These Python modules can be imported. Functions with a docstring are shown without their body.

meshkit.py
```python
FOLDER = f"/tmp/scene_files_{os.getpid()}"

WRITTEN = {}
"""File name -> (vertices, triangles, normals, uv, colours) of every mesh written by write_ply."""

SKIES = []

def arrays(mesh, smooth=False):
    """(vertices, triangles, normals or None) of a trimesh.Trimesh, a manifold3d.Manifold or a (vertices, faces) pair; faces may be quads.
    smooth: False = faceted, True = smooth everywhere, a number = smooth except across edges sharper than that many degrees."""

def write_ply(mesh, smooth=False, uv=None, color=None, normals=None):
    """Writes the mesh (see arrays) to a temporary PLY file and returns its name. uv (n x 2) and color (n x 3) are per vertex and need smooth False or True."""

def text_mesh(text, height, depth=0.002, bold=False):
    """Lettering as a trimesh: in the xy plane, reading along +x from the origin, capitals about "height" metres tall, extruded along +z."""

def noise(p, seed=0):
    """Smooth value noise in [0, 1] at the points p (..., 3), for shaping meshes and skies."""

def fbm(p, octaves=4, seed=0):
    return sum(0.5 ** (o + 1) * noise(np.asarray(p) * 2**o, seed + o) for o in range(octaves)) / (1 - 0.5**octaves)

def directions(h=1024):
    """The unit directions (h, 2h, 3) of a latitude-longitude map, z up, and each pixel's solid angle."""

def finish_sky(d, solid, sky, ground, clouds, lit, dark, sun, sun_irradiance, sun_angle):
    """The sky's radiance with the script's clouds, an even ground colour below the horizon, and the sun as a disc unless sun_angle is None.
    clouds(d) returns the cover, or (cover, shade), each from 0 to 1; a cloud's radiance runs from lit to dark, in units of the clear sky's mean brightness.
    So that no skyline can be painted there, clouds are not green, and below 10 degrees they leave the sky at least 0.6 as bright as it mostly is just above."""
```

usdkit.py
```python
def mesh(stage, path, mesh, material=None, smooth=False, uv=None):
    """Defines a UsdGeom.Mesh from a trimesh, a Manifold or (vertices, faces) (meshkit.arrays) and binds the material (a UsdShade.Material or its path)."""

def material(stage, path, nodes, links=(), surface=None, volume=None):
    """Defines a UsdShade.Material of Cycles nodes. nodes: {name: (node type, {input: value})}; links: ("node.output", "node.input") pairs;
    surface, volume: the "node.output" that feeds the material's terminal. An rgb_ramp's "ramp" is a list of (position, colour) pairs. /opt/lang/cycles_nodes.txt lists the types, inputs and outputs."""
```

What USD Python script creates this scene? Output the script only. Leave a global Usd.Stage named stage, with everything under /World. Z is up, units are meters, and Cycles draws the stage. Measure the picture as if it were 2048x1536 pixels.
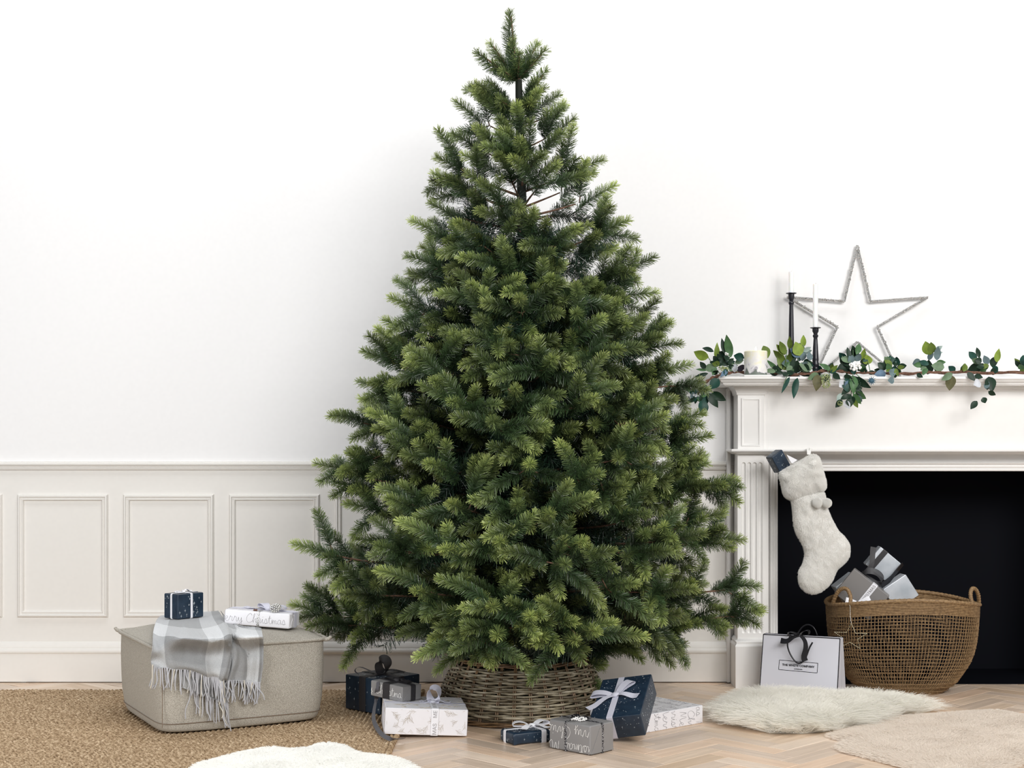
import math, random
import numpy as np, trimesh, shapely
from shapely.geometry import Polygon, Point
from scipy.spatial import Delaunay
from scipy.interpolate import RectBivariateSpline, CubicSpline
from scipy.spatial.transform import Rotation as Rot
import usdkit, meshkit
from pxr import Usd, UsdGeom, UsdLux, UsdShade, Sdf, Gf, Vt

stage = Usd.Stage.CreateInMemory()
UsdGeom.SetStageUpAxis(stage, 'Z'); UsdGeom.SetStageMetersPerUnit(stage, 1.0)
UsdGeom.Xform.Define(stage, '/World'); UsdGeom.Scope.Define(stage, '/World/Looks')

# ------------------------------------------------------------------ camera, light, exposure
F, CX, CY, HC = 2900.0, 1024.0, 895.0, 0.963         # focal length and horizon in pixels of the 2048 frame, eye height
WALL = 5.955                                          # the back wall's plane (y)
cam = UsdGeom.Camera.Define(stage, '/World/camera')
cam.CreateHorizontalApertureAttr(36.0); cam.CreateVerticalApertureAttr(27.0)
cam.CreateFocalLengthAttr(36.0 * F / 2048); cam.CreateVerticalApertureOffsetAttr((CY - 768) / 2048 * 36.0)
cam.CreateExposureAttr(0.06); cam.CreateClippingRangeAttr(Gf.Vec2f(0.05, 200))
cam.AddTranslateOp().Set((0, 0, HC)); cam.AddRotateXOp().Set(90)

def rect_light(name, pos, target, w, h, power, color=(1, 1, 1)):
    l = UsdLux.RectLight.Define(stage, '/World/' + name)
    l.CreateWidthAttr(w); l.CreateHeightAttr(h); l.CreateIntensityAttr(power); l.CreateColorAttr(Gf.Vec3f(*color))
    m = Gf.Matrix4d().SetLookAt(Gf.Vec3d(*pos), Gf.Vec3d(*target), Gf.Vec3d(0, 0, 1)).GetInverse()
    l.AddTransformOp().Set(m)
    return l
KEY, FRONT, LEFT, AMBIENT, OVERHEAD = 7.5, 9.6, 11.0, 0.055, 5.5
rect_light('window_light_right', (2.75, 3.1, 2.25), (0.7, 5.6, 1.2), 1.1, 1.3, KEY, (1.0, 0.985, 0.96))  # unseen source off to the right, placed to light mantel and tree
rect_light('window_light_front', (2.3, -0.3, 3.4), (0.0, 5.9, 1.9), 3.8, 2.2, FRONT, (1.0, 0.995, 0.985))  # unseen source behind the camera, lights the whole room from the front
rect_light('window_light_left', (-3.1, 1.8, 1.1), (-1.2, 5.2, 0.3), 1.4, 1.6, LEFT, (0.97, 0.985, 1.0))  # unseen source off to the left, placed to light the ottoman's left face
rect_light('ceiling_light', (-0.9, 4.7, 4.3), (-0.9, 5.15, 0.0), 4.2, 0.9, OVERHEAD, (0.965, 0.98, 1.0))  # unseen source overhead, placed to brighten the upper wall
dome = UsdLux.DomeLight.Define(stage, '/World/sky'); dome.CreateIntensityAttr(AMBIENT); dome.CreateColorAttr(Gf.Vec3f(0.98, 0.985, 1.0))  # even ambient light from out of view on all sides

# ------------------------------------------------------------------ helpers
rng = np.random.default_rng(7)
def A(*p): return np.array(p, float)
def px(x, y, d): return A((x - CX) * d / F, d, HC - (y - CY) * d / F)          # what stands at pixel (x, y) at distance d
def fl(x, y, z=0.0): return px(x, y, (HC - z) * F / (y - CY))                    # ... on the horizontal plane z
def X(x, d): return (x - CX) * d / F
def Z(y, d): return HC - (y - CY) * d / F
def unit(v): v = np.asarray(v, float); return v / (np.linalg.norm(v, axis=-1, keepdims=True) + 1e-12)
used, locs = {}, {}
def numbered(path):
    n = used.get(path, 0); used[path] = n + 1
    return path if n == 0 else f'{path}_{n:03d}'
def tag(prim, label=None, cat=None, group=None, kind=None):
    for k, v in (('label', label), ('category', cat), ('group', group), ('kind', kind)):
        if v: prim.SetCustomDataByKey(k, v)
def thing(name, label=None, cat=None, loc=(0, 0, 0), group=None, kind=None):
    p = numbered('/World/' + name); x = UsdGeom.Xform.Define(stage, p); x.AddTranslateOp().Set(Gf.Vec3d(*map(float, loc)))
    locs[p] = A(*loc); tag(x.GetPrim(), label, cat, group, kind)
    return p
def origin(path):
    while path not in locs and path.count('/') > 1: path = path.rsplit('/', 1)[0]
    return locs.get(path, np.zeros(3))
def shift(mesh, o):
    v, f, _ = meshkit.arrays(mesh); return (v - o, f)
def part(parent, name, mesh, mat, smooth=35, label=None, kind=None, uv=None, tint=None, group=None, cat=None):
    p = numbered((parent or '/World') + '/' + name)
    m = usdkit.mesh(stage, p, shift(mesh, origin(parent or '')), MAT[mat], smooth=smooth if uv is None and tint is None else True, uv=uv)
    if tint is not None:
        UsdGeom.PrimvarsAPI(m).CreatePrimvar('tint', Sdf.ValueTypeNames.Color3fArray, 'vertex').Set(Vt.Vec3fArray.FromNumpy(np.asarray(tint, np.float32)))
    tag(m.GetPrim(), label, cat, group, kind)
    return p
def strands(parent, name, pts, w, mat, label=None, kind='stuff'):
    """pts (n, k, 3): n hairs of k points; w: root and tip width"""
    p = numbered(parent + '/' + name); n, k, _ = pts.shape
    c = UsdGeom.BasisCurves.Define(stage, p); c.CreateTypeAttr('linear')
    c.CreatePointsAttr(Vt.Vec3fArray.FromNumpy((pts - origin(parent)).reshape(-1, 3).astype(np.float32)))
    c.CreateCurveVertexCountsAttr(Vt.IntArray.FromNumpy(np.full(n, k, np.int32)))
    c.CreateWidthsAttr(Vt.FloatArray.FromNumpy(np.tile(np.linspace(w[0], w[1], k), n).astype(np.float32))); c.SetWidthsInterpolation('vertex')
    UsdShade.MaterialBindingAPI.Apply(c.GetPrim()).Bind(MAT[mat]); tag(c.GetPrim(), label, None, None, kind)
def join(*ms):
    vs, fs, n = [], [], 0
    for m in ms:
        v, f, _ = meshkit.arrays(m); vs.append(v); fs.append(f + n); n += len(v)
    return np.vstack(vs), np.vstack(fs)
def quads(nu, nv, close_u=False, close_v=False):
    i, j = np.meshgrid(np.arange(nu - (not close_u)), np.arange(nv - (not close_v)), indexing='ij')
    a, b, c, d = i * nv + j, ((i + 1) % nu) * nv + j, ((i + 1) % nu) * nv + (j + 1) % nv, i * nv + (j + 1) % nv
    q = np.stack([a, b, c, d], -1).reshape(-1, 4); return np.vstack([q[:, [0, 1, 2]], q[:, [0, 2, 3]]])
def hull(pts):
    h = trimesh.convex.convex_hull(np.asarray(pts, float)); return np.array(h.vertices), np.array(h.faces)
def cbox(p0, p1, c=0.002):
    """a box from p0 to p1 with chamfered edges"""
    p0, p1 = np.minimum(p0, p1), np.maximum(p0, p1); c = min(c, *(np.abs(p1 - p0) * .45)); pts = []
    for i in np.ndindex(2, 2, 2):
        q = np.where(i, p1, p0).astype(float); s = np.where(i, -c, c)
        for k in range(3):
            r = q + s; r[k] = q[k]; pts.append(r)
    return hull(pts)
def catmull(p, n=8, closed=False):
    p = np.asarray(p, float)
    if closed: p = np.vstack([p, p[:1]])
    t = np.concatenate([[0], np.cumsum(np.maximum(np.linalg.norm(np.diff(p, axis=0), axis=1), 1e-6) ** .5)])
    s = CubicSpline(t, p, bc_type='periodic' if closed else 'natural')
    u = np.concatenate([np.linspace(a, b, n, endpoint=False) for a, b in zip(t[:-1], t[1:])] + ([] if closed else [[t[-1]]]))
    return s(u)
def tube(p, r, sides=8, closed=False, flat=None):
    p = np.asarray(p, float); n = len(p)
    t = unit(np.roll(p, -1, 0) - np.roll(p, 1, 0)) if closed else unit(np.gradient(p, axis=0))
    a = np.zeros_like(p); ref = A(0, 0, 1) if abs(t[0, 2]) < .9 else A(1, 0, 0)
    for i in range(n):
        ref = unit(ref - (ref @ t[i]) * t[i]); a[i] = ref
    b = np.cross(t, a); ang = np.arange(sides) * 2 * np.pi / sides; r = np.broadcast_to(r, (n,))
    v = p[:, None] + r[:, None, None] * (np.cos(ang)[None, :, None] * a[:, None] + np.sin(ang)[None, :, None] * b[:, None])
    f = quads(n, sides, closed, True); v = v.reshape(-1, 3)
    if not closed:
        k = len(v); v = np.vstack([v, p[0], p[-1]]); j = np.arange(sides); e = (n - 1) * sides
        f = np.vstack([f, np.stack([np.full(sides, k), (j + 1) % sides, j], 1)[:, ::-1], np.stack([np.full(sides, k + 1), e + j, e + (j + 1) % sides], 1)[:, ::-1]])
    return v, f[:, ::-1]
def ribbon(p, wdir, w, th=0.0007):
    """a band of width w along p; wdir: the direction(s) of its width"""
    p = np.asarray(p, float); wdir = np.broadcast_to(wdir, p.shape); t = unit(np.gradient(p, axis=0))
    wd = unit(wdir - (wdir * t).sum(1, keepdims=True) * t); nn = unit(np.cross(t, wd)); w = np.broadcast_to(w, (len(p),))[:, None]
    v = np.stack([p - wd * w / 2 - nn * th / 2, p + wd * w / 2 - nn * th / 2, p + wd * w / 2 + nn * th / 2, p - wd * w / 2 + nn * th / 2], 1).reshape(-1, 3)
    n = len(p); e = (n - 1) * 4
    return v, np.vstack([quads(n, 4, False, True)[:, ::-1], [[0, 1, 2], [0, 2, 3], [e + 2, e + 1, e], [e + 3, e + 2, e]]])
def lathe(prof, c, n=40):
    prof = np.asarray(prof, float); a = np.arange(n) * 2 * np.pi / n
    v = np.stack([prof[:, None, 0] * np.cos(a), prof[:, None, 0] * np.sin(a), np.broadcast_to(prof[:, None, 1], (len(prof), n))], -1).reshape(-1, 3) + c
    return v, quads(len(prof), n, False, True)[:, ::-1]
def loft_rects(rings):
    """rings: lists of 4 points; a closed solid through them"""
    v = np.asarray(rings, float).reshape(-1, 3); n = len(rings); e = (n - 1) * 4
    return v, np.vstack([quads(n, 4, False, True), [[0, 3, 2], [0, 2, 1], [e, e + 1, e + 2], [e, e + 2, e + 3]]])
def stepped(xl, xr, yf, yb, prof):
    """a moulding that returns round both ends: prof = (how far it stands out, z) from the bottom up"""
    m = loft_rects([[(xl - o, yf - o, z), (xr + o, yf - o, z), (xr + o, yb, z), (xl - o, yb, z)] for o, z in prof])
    return m
def picture_frame(x0, x1, z0, z1, y, prof):
    """a mitred moulding round a panel on the plane y: prof = (inset, height)"""
    v = np.array([[(x0 + i, y - h, z0 + i), (x1 - i, y - h, z0 + i), (x1 - i, y - h, z1 - i), (x0 + i, y - h, z1 - i)] for i, h in prof], float).reshape(-1, 3)
    return v, quads(len(prof), 4, False, True)
def plane_poly(outline, y0, y1):
    """an outline in (x, z) as a slab between the planes y0 (front) and y1"""
    m = trimesh.creation.extrude_polygon(Polygon(outline), abs(y1 - y0), engine='earcut'); v = np.array(m.vertices)
    return np.stack([v[:, 0], max(y0, y1) - v[:, 2], v[:, 1]], 1), np.array(m.faces)

# ------------------------------------------------------------------ materials
MAT = {}
def mat(name, nodes, links=(), surface='p.BSDF'): MAT[name] = usdkit.material(stage, '/World/Looks/' + name, nodes, links, surface=surface)
def plain(name, c, rough=.5, **k): mat(name, {'p': ('principled_bsdf', {'base_color': c, 'roughness': rough, **k})})
def grained(name, c0, c1, scale, rough=.6, bump=.0, stretch=(1, 1, 1), detail=4, dist=.002, **k):
    n = {'t': ('texture_coordinate', {}), 'm': ('mapping', {'scale': stretch}), 'n': ('noise_texture', {'scale': scale, 'detail': float(detail)}),
         'r': ('rgb_ramp', {'ramp': [(.3, c0), (.7, c1)]}), 'p': ('principled_bsdf', {'roughness': rough, **k})}
    l = [('t.object', 'm.vector'), ('m.vector', 'n.vector'), ('n.fac', 'r.fac'), ('r.color', 'p.base_color')]
    if bump: n['b'] = ('bump', {'strength': bump, 'distance': dist}); l += [('n.fac', 'b.height'), ('b.normal', 'p.normal')]
    mat(name, n, l)
grained('wall_paint', (.83, .82, .815), (.845, .835, .83), 60, .75, .05)
grained('panel_paint', (.745, .72, .68), (.76, .735, .695), 60, .6, .05)
grained('mantel_paint', (.80, .785, .765), (.815, .80, .78), 40, .42, .04)
plain('black_board', (.003, .0035, .006), .7, specular_ior_level=.08)
plain('gap', (.03, .028, .025), .8)
for i, (a, b) in enumerate([((.610, .451, 0.316), (.732, .561, 0.416)), ((.683, .525, 0.389), (.793, .634, 0.496)), ((.647, .512, 0.403), (.732, .598, 0.483)), ((.732, .537, 0.389), (.817, .622, 0.470)), ((.573, .451, 0.349), (.683, .549, 0.443)), ((.756, .610, 0.483), (.854, .708, 0.578))]):
    mat(f'oak_{i}', {'u': ('uvmap', {'attribute': 'st'}), 'm': ('mapping', {'scale': (3.0, 42.0, 1)}), 'n': ('noise_texture', {'scale': 1.3, 'detail': 6.0, 'distortion': .6}),
        'r': ('rgb_ramp', {'ramp': [(.25, tuple(x * .86 for x in a)), (.5, a), (.75, b)]}), 'b': ('bump', {'strength': .12, 'distance': .001}), 'p': ('principled_bsdf', {'roughness': .36, 'specular_ior_level': .45})},
        [('u.UV', 'm.vector'), ('m.vector', 'n.vector'), ('n.fac', 'r.fac'), ('r.color', 'p.base_color'), ('n.fac', 'b.height'), ('b.normal', 'p.normal')])
mat('jute', {'t': ('texture_coordinate', {}), 'n': ('noise_texture', {'scale': 90.0, 'detail': 5.0}), 'r': ('rgb_ramp', {'ramp': [(.30, (.17, .10, .05)), (.5, (.44, .31, .185)), (.70, (.74, .58, .40))]}),
    'n2': ('noise_texture', {'scale': 400.0, 'detail': 3.0}), 'b': ('bump', {'strength': .7, 'distance': .003}), 'p': ('principled_bsdf', {'roughness': .85, 'specular_ior_level': .2})},
    [('t.object', 'n.vector'), ('t.object', 'n2.vector'), ('n.fac', 'r.fac'), ('r.color', 'p.base_color'), ('n2.fac', 'b.height'), ('b.normal', 'p.normal')])
grained('ottoman_wool', (.25, .228, .19), (.57, .535, .47), 450, .92, .5, detail=3, specular_ior_level=.15)
plain('seam_thread', (.20, .15, .11), .9)
plain('wool_white', (.91, .90, .86), .9, specular_ior_level=.1, sheen_weight=.2)
for n_, c in (('wool_cream', (.96, .94, .88)), ('wool_beige', (.85, .78, .70)), ('wool_stocking', (.95, .94, .915))):
    mat(n_, {'d': ('diffuse_bsdf', {'color': c, 'roughness': .6}), 'l': ('translucent_bsdf', {'color': c}), 'x': ('mix_closure', {'fac': .30})}, [('d.BSDF', 'x.closure1'), ('l.BSDF', 'x.closure2')], 'x.closure')
mat('wicker', {'o': ('object_info', {}), 't': ('texture_coordinate', {}), 'n': ('noise_texture', {'scale': 26.0, 'detail': 4.0}), 'a': ('math', {'math_type': 'multiply_add', 'value2': .45}), 'r': ('rgb_ramp', {'ramp': [(.3, (.06, .042, .025)), (.6, (.15, .12, .075)), (.85, (.27, .23, .155)), (1.0, (.38, .33, .24))]}),
    'p': ('principled_bsdf', {'roughness': .38})}, [('t.object', 'n.vector'), ('o.random', 'a.value1'), ('n.fac', 'a.value3'), ('a.value', 'r.fac'), ('r.color', 'p.base_color')])
grained('wicker_brown', (.085, .045, .022), (.24, .145, .07), 40, .4)
grained('seagrass', (.15, .085, .037), (.33, .21, .10), 120, .6, .4)
grained('bark', (.10, .055, .035), (.25, .14, .09), 90, .8, .5)
plain('trunk_dark', (.012, .016, .010), .8)
mat('needle', {'a': ('attribute', {'attribute': 'tint'}), 'p': ('principled_bsdf', {'roughness': .36, 'specular_ior_level': .75})}, [('a.color', 'p.base_color')])
for n_, c, r_ in (('leaf_lime', (.26, .36, .06), .45), ('leaf_olive', (.13, .19, .035), .45), ('leaf_mid', (.07, .155, .06), .4), ('leaf_dark', (.012, .034, .018), .45), ('leaf_teal', (.014, .062, .045), .45), ('leaf_blue', (.12, .19, .27), .6), ('leaf_slate', (.14, .20, .21), .6),
                 ('leaf_sage', (.16, .24, .14), .5), ('leaf_silver', (.62, .64, .68), .6), ('leaf_plum', (.055, .045, .065), .5), ('leaf_pale', (.40, .50, .46), .6), ('leaf_brown', (.12, .11, .05), .55)):
    mat(n_, {'t': ('texture_coordinate', {}), 'n': ('noise_texture', {'scale': 45.0, 'detail': 3.0}), 'r': ('rgb_ramp', {'ramp': [(.3, tuple(x * .8 for x in c)), (.7, tuple(min(1, x * 1.2) for x in c))]}),
              'p': ('principled_bsdf', {'roughness': r_, 'specular_ior_level': .28}), 'l': ('translucent_bsdf', {'color': c}), 'x': ('mix_closure', {'fac': .12})},
        [('t.object', 'n.vector'), ('n.fac', 'r.fac'), ('r.color', 'p.base_color'), ('p.BSDF', 'x.closure1'), ('l.BSDF', 'x.closure2')], 'x.closure')
grained('twig', (.07, .03, .018), (.20, .10, .06), 120, .8, .4)
plain('stem_green', (.12, .20, .10), .5)
plain('berry_white', (.88, .87, .85), .3); plain('berry_green', (.33, .38, .16), .5); plain('berry_dark', (.03, .035, .05), .35); plain('thistle_blue', (.06, .14, .20), .6)
plain('black_enamel', (.012, .012, .018), .32)
plain('wax_white', (.90, .89, .87), .4, subsurface_weight=.3, subsurface_scale=.01)
mat('wax_pressed_glow', {'t': ('texture_coordinate', {}), 'n': ('noise_texture', {'scale': 34.0, 'detail': 2.0, 'distortion': .8}), 's': ('separate_xyz', {}), 'z': ('map_range', {'from_min': .045, 'from_max': .10, 'to_min': .11, 'to_max': .40}),
    'add': ('math', {'math_type': 'add'}), 'r': ('rgb_ramp', {'ramp': [(.37, (.17, .20, .17)), (.42, (.40, .38, .41)), (.48, (.76, .74, .76)), (.62, (.86, .84, .80)), (.85, (.88, .83, .62))]}), 'p': ('principled_bsdf', {'roughness': .45})},  # yellow end of the ramp: flame glow painted into the wax near the top
    [('t.object', 'n.vector'), ('t.object', 's.vector'), ('s.z', 'z.value'), ('n.fac', 'add.value1'), ('z.result', 'add.value2'), ('add.value', 'r.fac'), ('r.color', 'p.base_color')])
mat('flame', {'e': ('emission', {'color': (1, .86, .55), 'strength': 5.0})}, surface='e.emission')
mat('glitter', {'t': ('texture_coordinate', {}), 'v': ('voronoi_texture', {'scale': 800.0}), 'r': ('rgb_ramp', {'ramp': [(.2, (.16, .155, .15)), (.55, (.50, .49, .47)), (.8, (.95, .95, .95))]}), 'sp': ('separate_color', {}), 'p': ('principled_bsdf', {'roughness': .3, 'metallic': .55}), 'b': ('bump', {'strength': .8, 'distance': .002})},
    [('t.object', 'v.vector'), ('v.color', 'sp.color'), ('sp.r', 'r.fac'), ('r.color', 'p.base_color'), ('sp.g', 'b.height'), ('b.normal', 'p.normal')])
mat('glitter_dark', {'t': ('texture_coordinate', {}), 'v': ('voronoi_texture', {'scale': 500.0}), 'r': ('rgb_ramp', {'ramp': [(.5, (.012, .012, .016)), (.72, (.10, .10, .11)), (.9, (.6, .6, .62))]}), 'sp': ('separate_color', {}), 'p': ('principled_bsdf', {'roughness': .35})}, [('t.object', 'v.vector'), ('v.color', 'sp.color'), ('sp.r', 'r.fac'), ('r.color', 'p.base_color')])
plain('silver', (.75, .74, .71), .25, metallic=.9); plain('gold_wire', (.60, .56, .40), .3, metallic=.8)
grained('paper_navy', (.010, .022, .042), (.020, .040, .068), 30, .38, specular_ior_level=.5)
plain('paper_white', (.80, .79, .82), .5); plain('paper_grey', (.25, .245, .245), .36); plain('paper_taupe', (.22, .21, .205), .42)
grained('paper_silver', (.50, .55, .60), (.74, .77, .82), 14, .35, .3, metallic=.35)
plain('ink_grey', (.36, .35, .36), .5); plain('ink_white', (.80, .79, .77), .4); plain('ink_gold', (.56, .50, .42), .45, metallic=.3); plain('ink_star', (.62, .68, .70), .35); plain('ink_black', (.02, .02, .025), .5)
plain('ribbon_white', (.83, .83, .87), .5); plain('ribbon_grey', (.10, .10, .115), .45); plain('ribbon_black', (.008, .008, .012), .35)
for n_, c, f_ in (('sheer_white', (.74, .74, .84), .22), ('sheer_dark', (.035, .033, .037), .22), ('sheer_grey', (.055, .055, .06), .3)):
    mat(n_, {'d': ('principled_bsdf', {'base_color': c, 'roughness': .5}), 't': ('transparent_bsdf', {}), 'x': ('mix_closure', {'fac': f_})}, [('d.BSDF', 'x.closure1'), ('t.BSDF', 'x.closure2')], 'x.closure')
mat('throw', {'u': ('uvmap', {'attribute': 'st'}), 's': ('separate_xyz', {}), 'ru': ('rgb_ramp', {'ramp': [(0, (.72,) * 3), (.17, (.36,) * 3), (.60, (.72,) * 3), (.80, (.34,) * 3)], 'interpolate': False}),
    'rv': ('rgb_ramp', {'ramp': [(0, (.46,) * 3), (.24, (.78,) * 3), (.47, (.28,) * 3), (.86, (.34,) * 3)], 'interpolate': False}), 'x': ('mix', {'fac': .5}), 't': ('texture_coordinate', {}),
    'n': ('noise_texture', {'scale': 500.0, 'detail': 2.0}), 'w': ('wave_texture', {'scale': 180.0, 'bands_direction': 'diagonal', 'distortion': 1.0}), 'nx': ('mix', {'mix_type': 'multiply', 'fac': .45}), 'hs': ('mix', {'mix_type': 'multiply', 'fac': 1.0, 'color2': (.97, .985, 1.0)}), 'b': ('bump', {'strength': .5, 'distance': .0012}),
    'g': ('rgb_ramp', {'ramp': [(.3, (.62,) * 3), (.65, (1.25,) * 3)]}), 'p': ('principled_bsdf', {'roughness': .9, 'specular_ior_level': .15, 'sheen_weight': .1})},
    [('u.UV', 's.vector'), ('s.x', 'ru.fac'), ('s.y', 'rv.fac'), ('ru.color', 'x.color1'), ('rv.color', 'x.color2'), ('t.object', 'n.vector'), ('t.object', 'w.vector'), ('n.fac', 'g.fac'), ('x.color', 'nx.color1'), ('g.color', 'nx.color2'), ('nx.color', 'hs.color1'), ('hs.color', 'p.base_color'), ('w.fac', 'b.height'), ('b.normal', 'p.normal')])
plain('fringe_grey', (.46, .46, .48), .9); plain('fringe_cream', (.62, .58, .50), .9)
plain('bag_paper', (.70, .70, .76), .45)

# ------------------------------------------------------------------ the room
DM = 5.815                                                     # front plane of the chimneypiece
XC = X(1850, 5.83)                                             # its middle
OPL, OPZ = X(1558, 5.84), Z(942.5, 5.84)                       # opening: left edge and top
wall = thing('wall_back', 'pale upper wall with moulded dado panels below', kind='structure')
def slab(x0, x1, z0, z1): return cbox(A(x0, WALL, z0), A(x1, WALL + .12, z1), .0005)
zd = Z(931, WALL)
part(wall, 'plaster', slab(-3.4, 3.9, zd, 3.6), 'wall_paint', False)
part(wall, 'wainscot', join(slab(-3.4, OPL, -.02, zd), slab(2 * XC - OPL, 3.9, -.02, zd), slab(OPL, 2 * XC - OPL, OPZ, zd)), 'panel_paint', False)
PROF = [(-.001, 0), (0, .005), (.004, .012), (.009, .013), (.012, .008), (.017, .0065), (.019, .010), (.022, .0095), (.025, .003), (.026, 0)]
for k in range(-4, 4):
    x0, x1 = X(459 + 211.5 * k, WALL), X(459 + 211.5 * k + (180 if k else 180), WALL)
    part(wall, 'panel_moulding', picture_frame(x0, x1, Z(1234, WALL), Z(989, WALL), WALL, PROF), 'panel_paint', 40)
def rail(name, prof, x0, x1, label):
    v = np.array([[(x0, WALL - o, z), (x1, WALL - o, z), (x1, WALL + .001, z), (x0, WALL + .001, z)] for o, z in prof])
    p = thing(name, label, kind='structure'); part(p, 'moulding', loft_rects(v), 'panel_paint', 40); return p
zt = Z(922.5, WALL); XL = X(1453, WALL)
rprof = [(.0, -.036), (.008, -.0355), (.012, -.031), (.013, -.026), (.008, -.0235), (.008, -.021), (.016, -.018), (.019, -.012), (.018, -.008), (.012, -.006), (.012, -.003), (.006, -.001), (0, 0)]
rail('trim_1', [(o, zt + z) for o, z in rprof], -3.4, XL, 'dado rail along the panelled wall')
rail('trim_2', [(o, zt + z) for o, z in rprof], 2 * XC - XL, 3.9, 'dado rail beyond the chimneypiece')
bprof = [(.020, .004), (.020, .118), (.0235, .121), (.0255, .128), (.0235, .136), (.018, .1405), (.018, .146), (.012, .156), (.006, .163), (0, .166)]
rail('baseboard_back', bprof, -3.4, XL, 'tall moulded skirting board along the back wall')
rail('baseboard_right', bprof, 2 * XC - XL, 3.9, 'moulded skirting board beyond the chimneypiece')

# floor: oak herringbone, block by block
floor = thing('floor', 'pale oak herringbone parquet floor', kind='structure')
part(floor, 'subfloor', cbox(A(-3.4, 2.6, -.06), A(3.9, 6.3, -.0118), .001), 'gap', False)
PW, PL = .072, .288; c45 = math.sqrt(.5); blocks = []
rf = random.Random(5)
for i in range(-60, 70):
    for j in range(-14, 14):
        # herringbone on an (a, b) grid turned by 45 degrees
        for hv in (0, 1):
            a0 = i * PW + j * 2 * PL + (0 if not hv else PL); b0 = i * PW
            a, b = (PL, PW) if not hv else (PW, PL)
            if hv: b0 = b0 - PL + PW
            ca, cb = a0 + a / 2, b0 + b / 2
            wx, wy = (ca - cb) * c45 + .06, (ca + cb) * c45 + 4.0
            if -2.45 < wx < 3.2 and 3.5 < wy < 6.13: blocks.append((wx, wy, hv))
def block(wx, wy, hv):
    g, c, h = .0004, .0012, .012; L, W = PL / 2 - g, PW / 2 - g
    top = [(-L + c, -W + c), (L - c, -W + c), (L - c, W - c), (-L + c, W - c)]; mid = [(-L, -W), (L, -W), (L, W), (-L, W)]
    v = np.array([(x, y, 0) for x, y in top] + [(x, y, -c * .7) for x, y in mid] + [(x, y, -h) for x, y in mid], float)
    f = np.vstack([[[0, 1, 2], [0, 2, 3]], quads(3, 4, False, True)[:, ::-1]])
    uv = v[:, :2] + A(rf.uniform(0, 40), rf.uniform(0, 40))
    an = math.radians(45 if not hv else 135); R2 = np.array([[math.cos(an), -math.sin(an)], [math.sin(an), math.cos(an)]])
    v[:, :2] = v[:, :2] @ R2.T + A(wx, wy); v[:, 2] += rf.uniform(-.0003, .0)
    if v[:, 1].max() > WALL + .03 and not OPL < wx < 2 * XC - OPL: v[:, 1] = np.minimum(v[:, 1], WALL + .03)
    f0 = np.repeat(np.arange(len(v)), 1)
    return v, f, uv
def seen(b):
    x, y, _ = b; u, w = CX + F * x / y, CY + F * HC / y
    if not (-60 < u < 2110 and w < 1570): return -1e9 + y
    covered = x < -.40 - .0 and 4.3 < y < 5.66
    return 1 / y - (10 if covered else 0)
blocks.sort(key=seen, reverse=True)
rest = {i: [] for i in range(6)}
for n, b in enumerate(blocks):
    v, f, uv = block(*b); m = rf.choice((0, 1, 1, 2, 2, 3, 4, 5))
    if n < 290: part(floor, 'plank', (v, f), f'oak_{m}', False, uv=uv) if False else None
    if n < 290:
        p = numbered(floor + '/plank'); usdkit.mesh(stage, p, (v, f), MAT[f'oak_{m}'], uv=uv)
    else: rest[m].append((v, f, uv))
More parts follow.
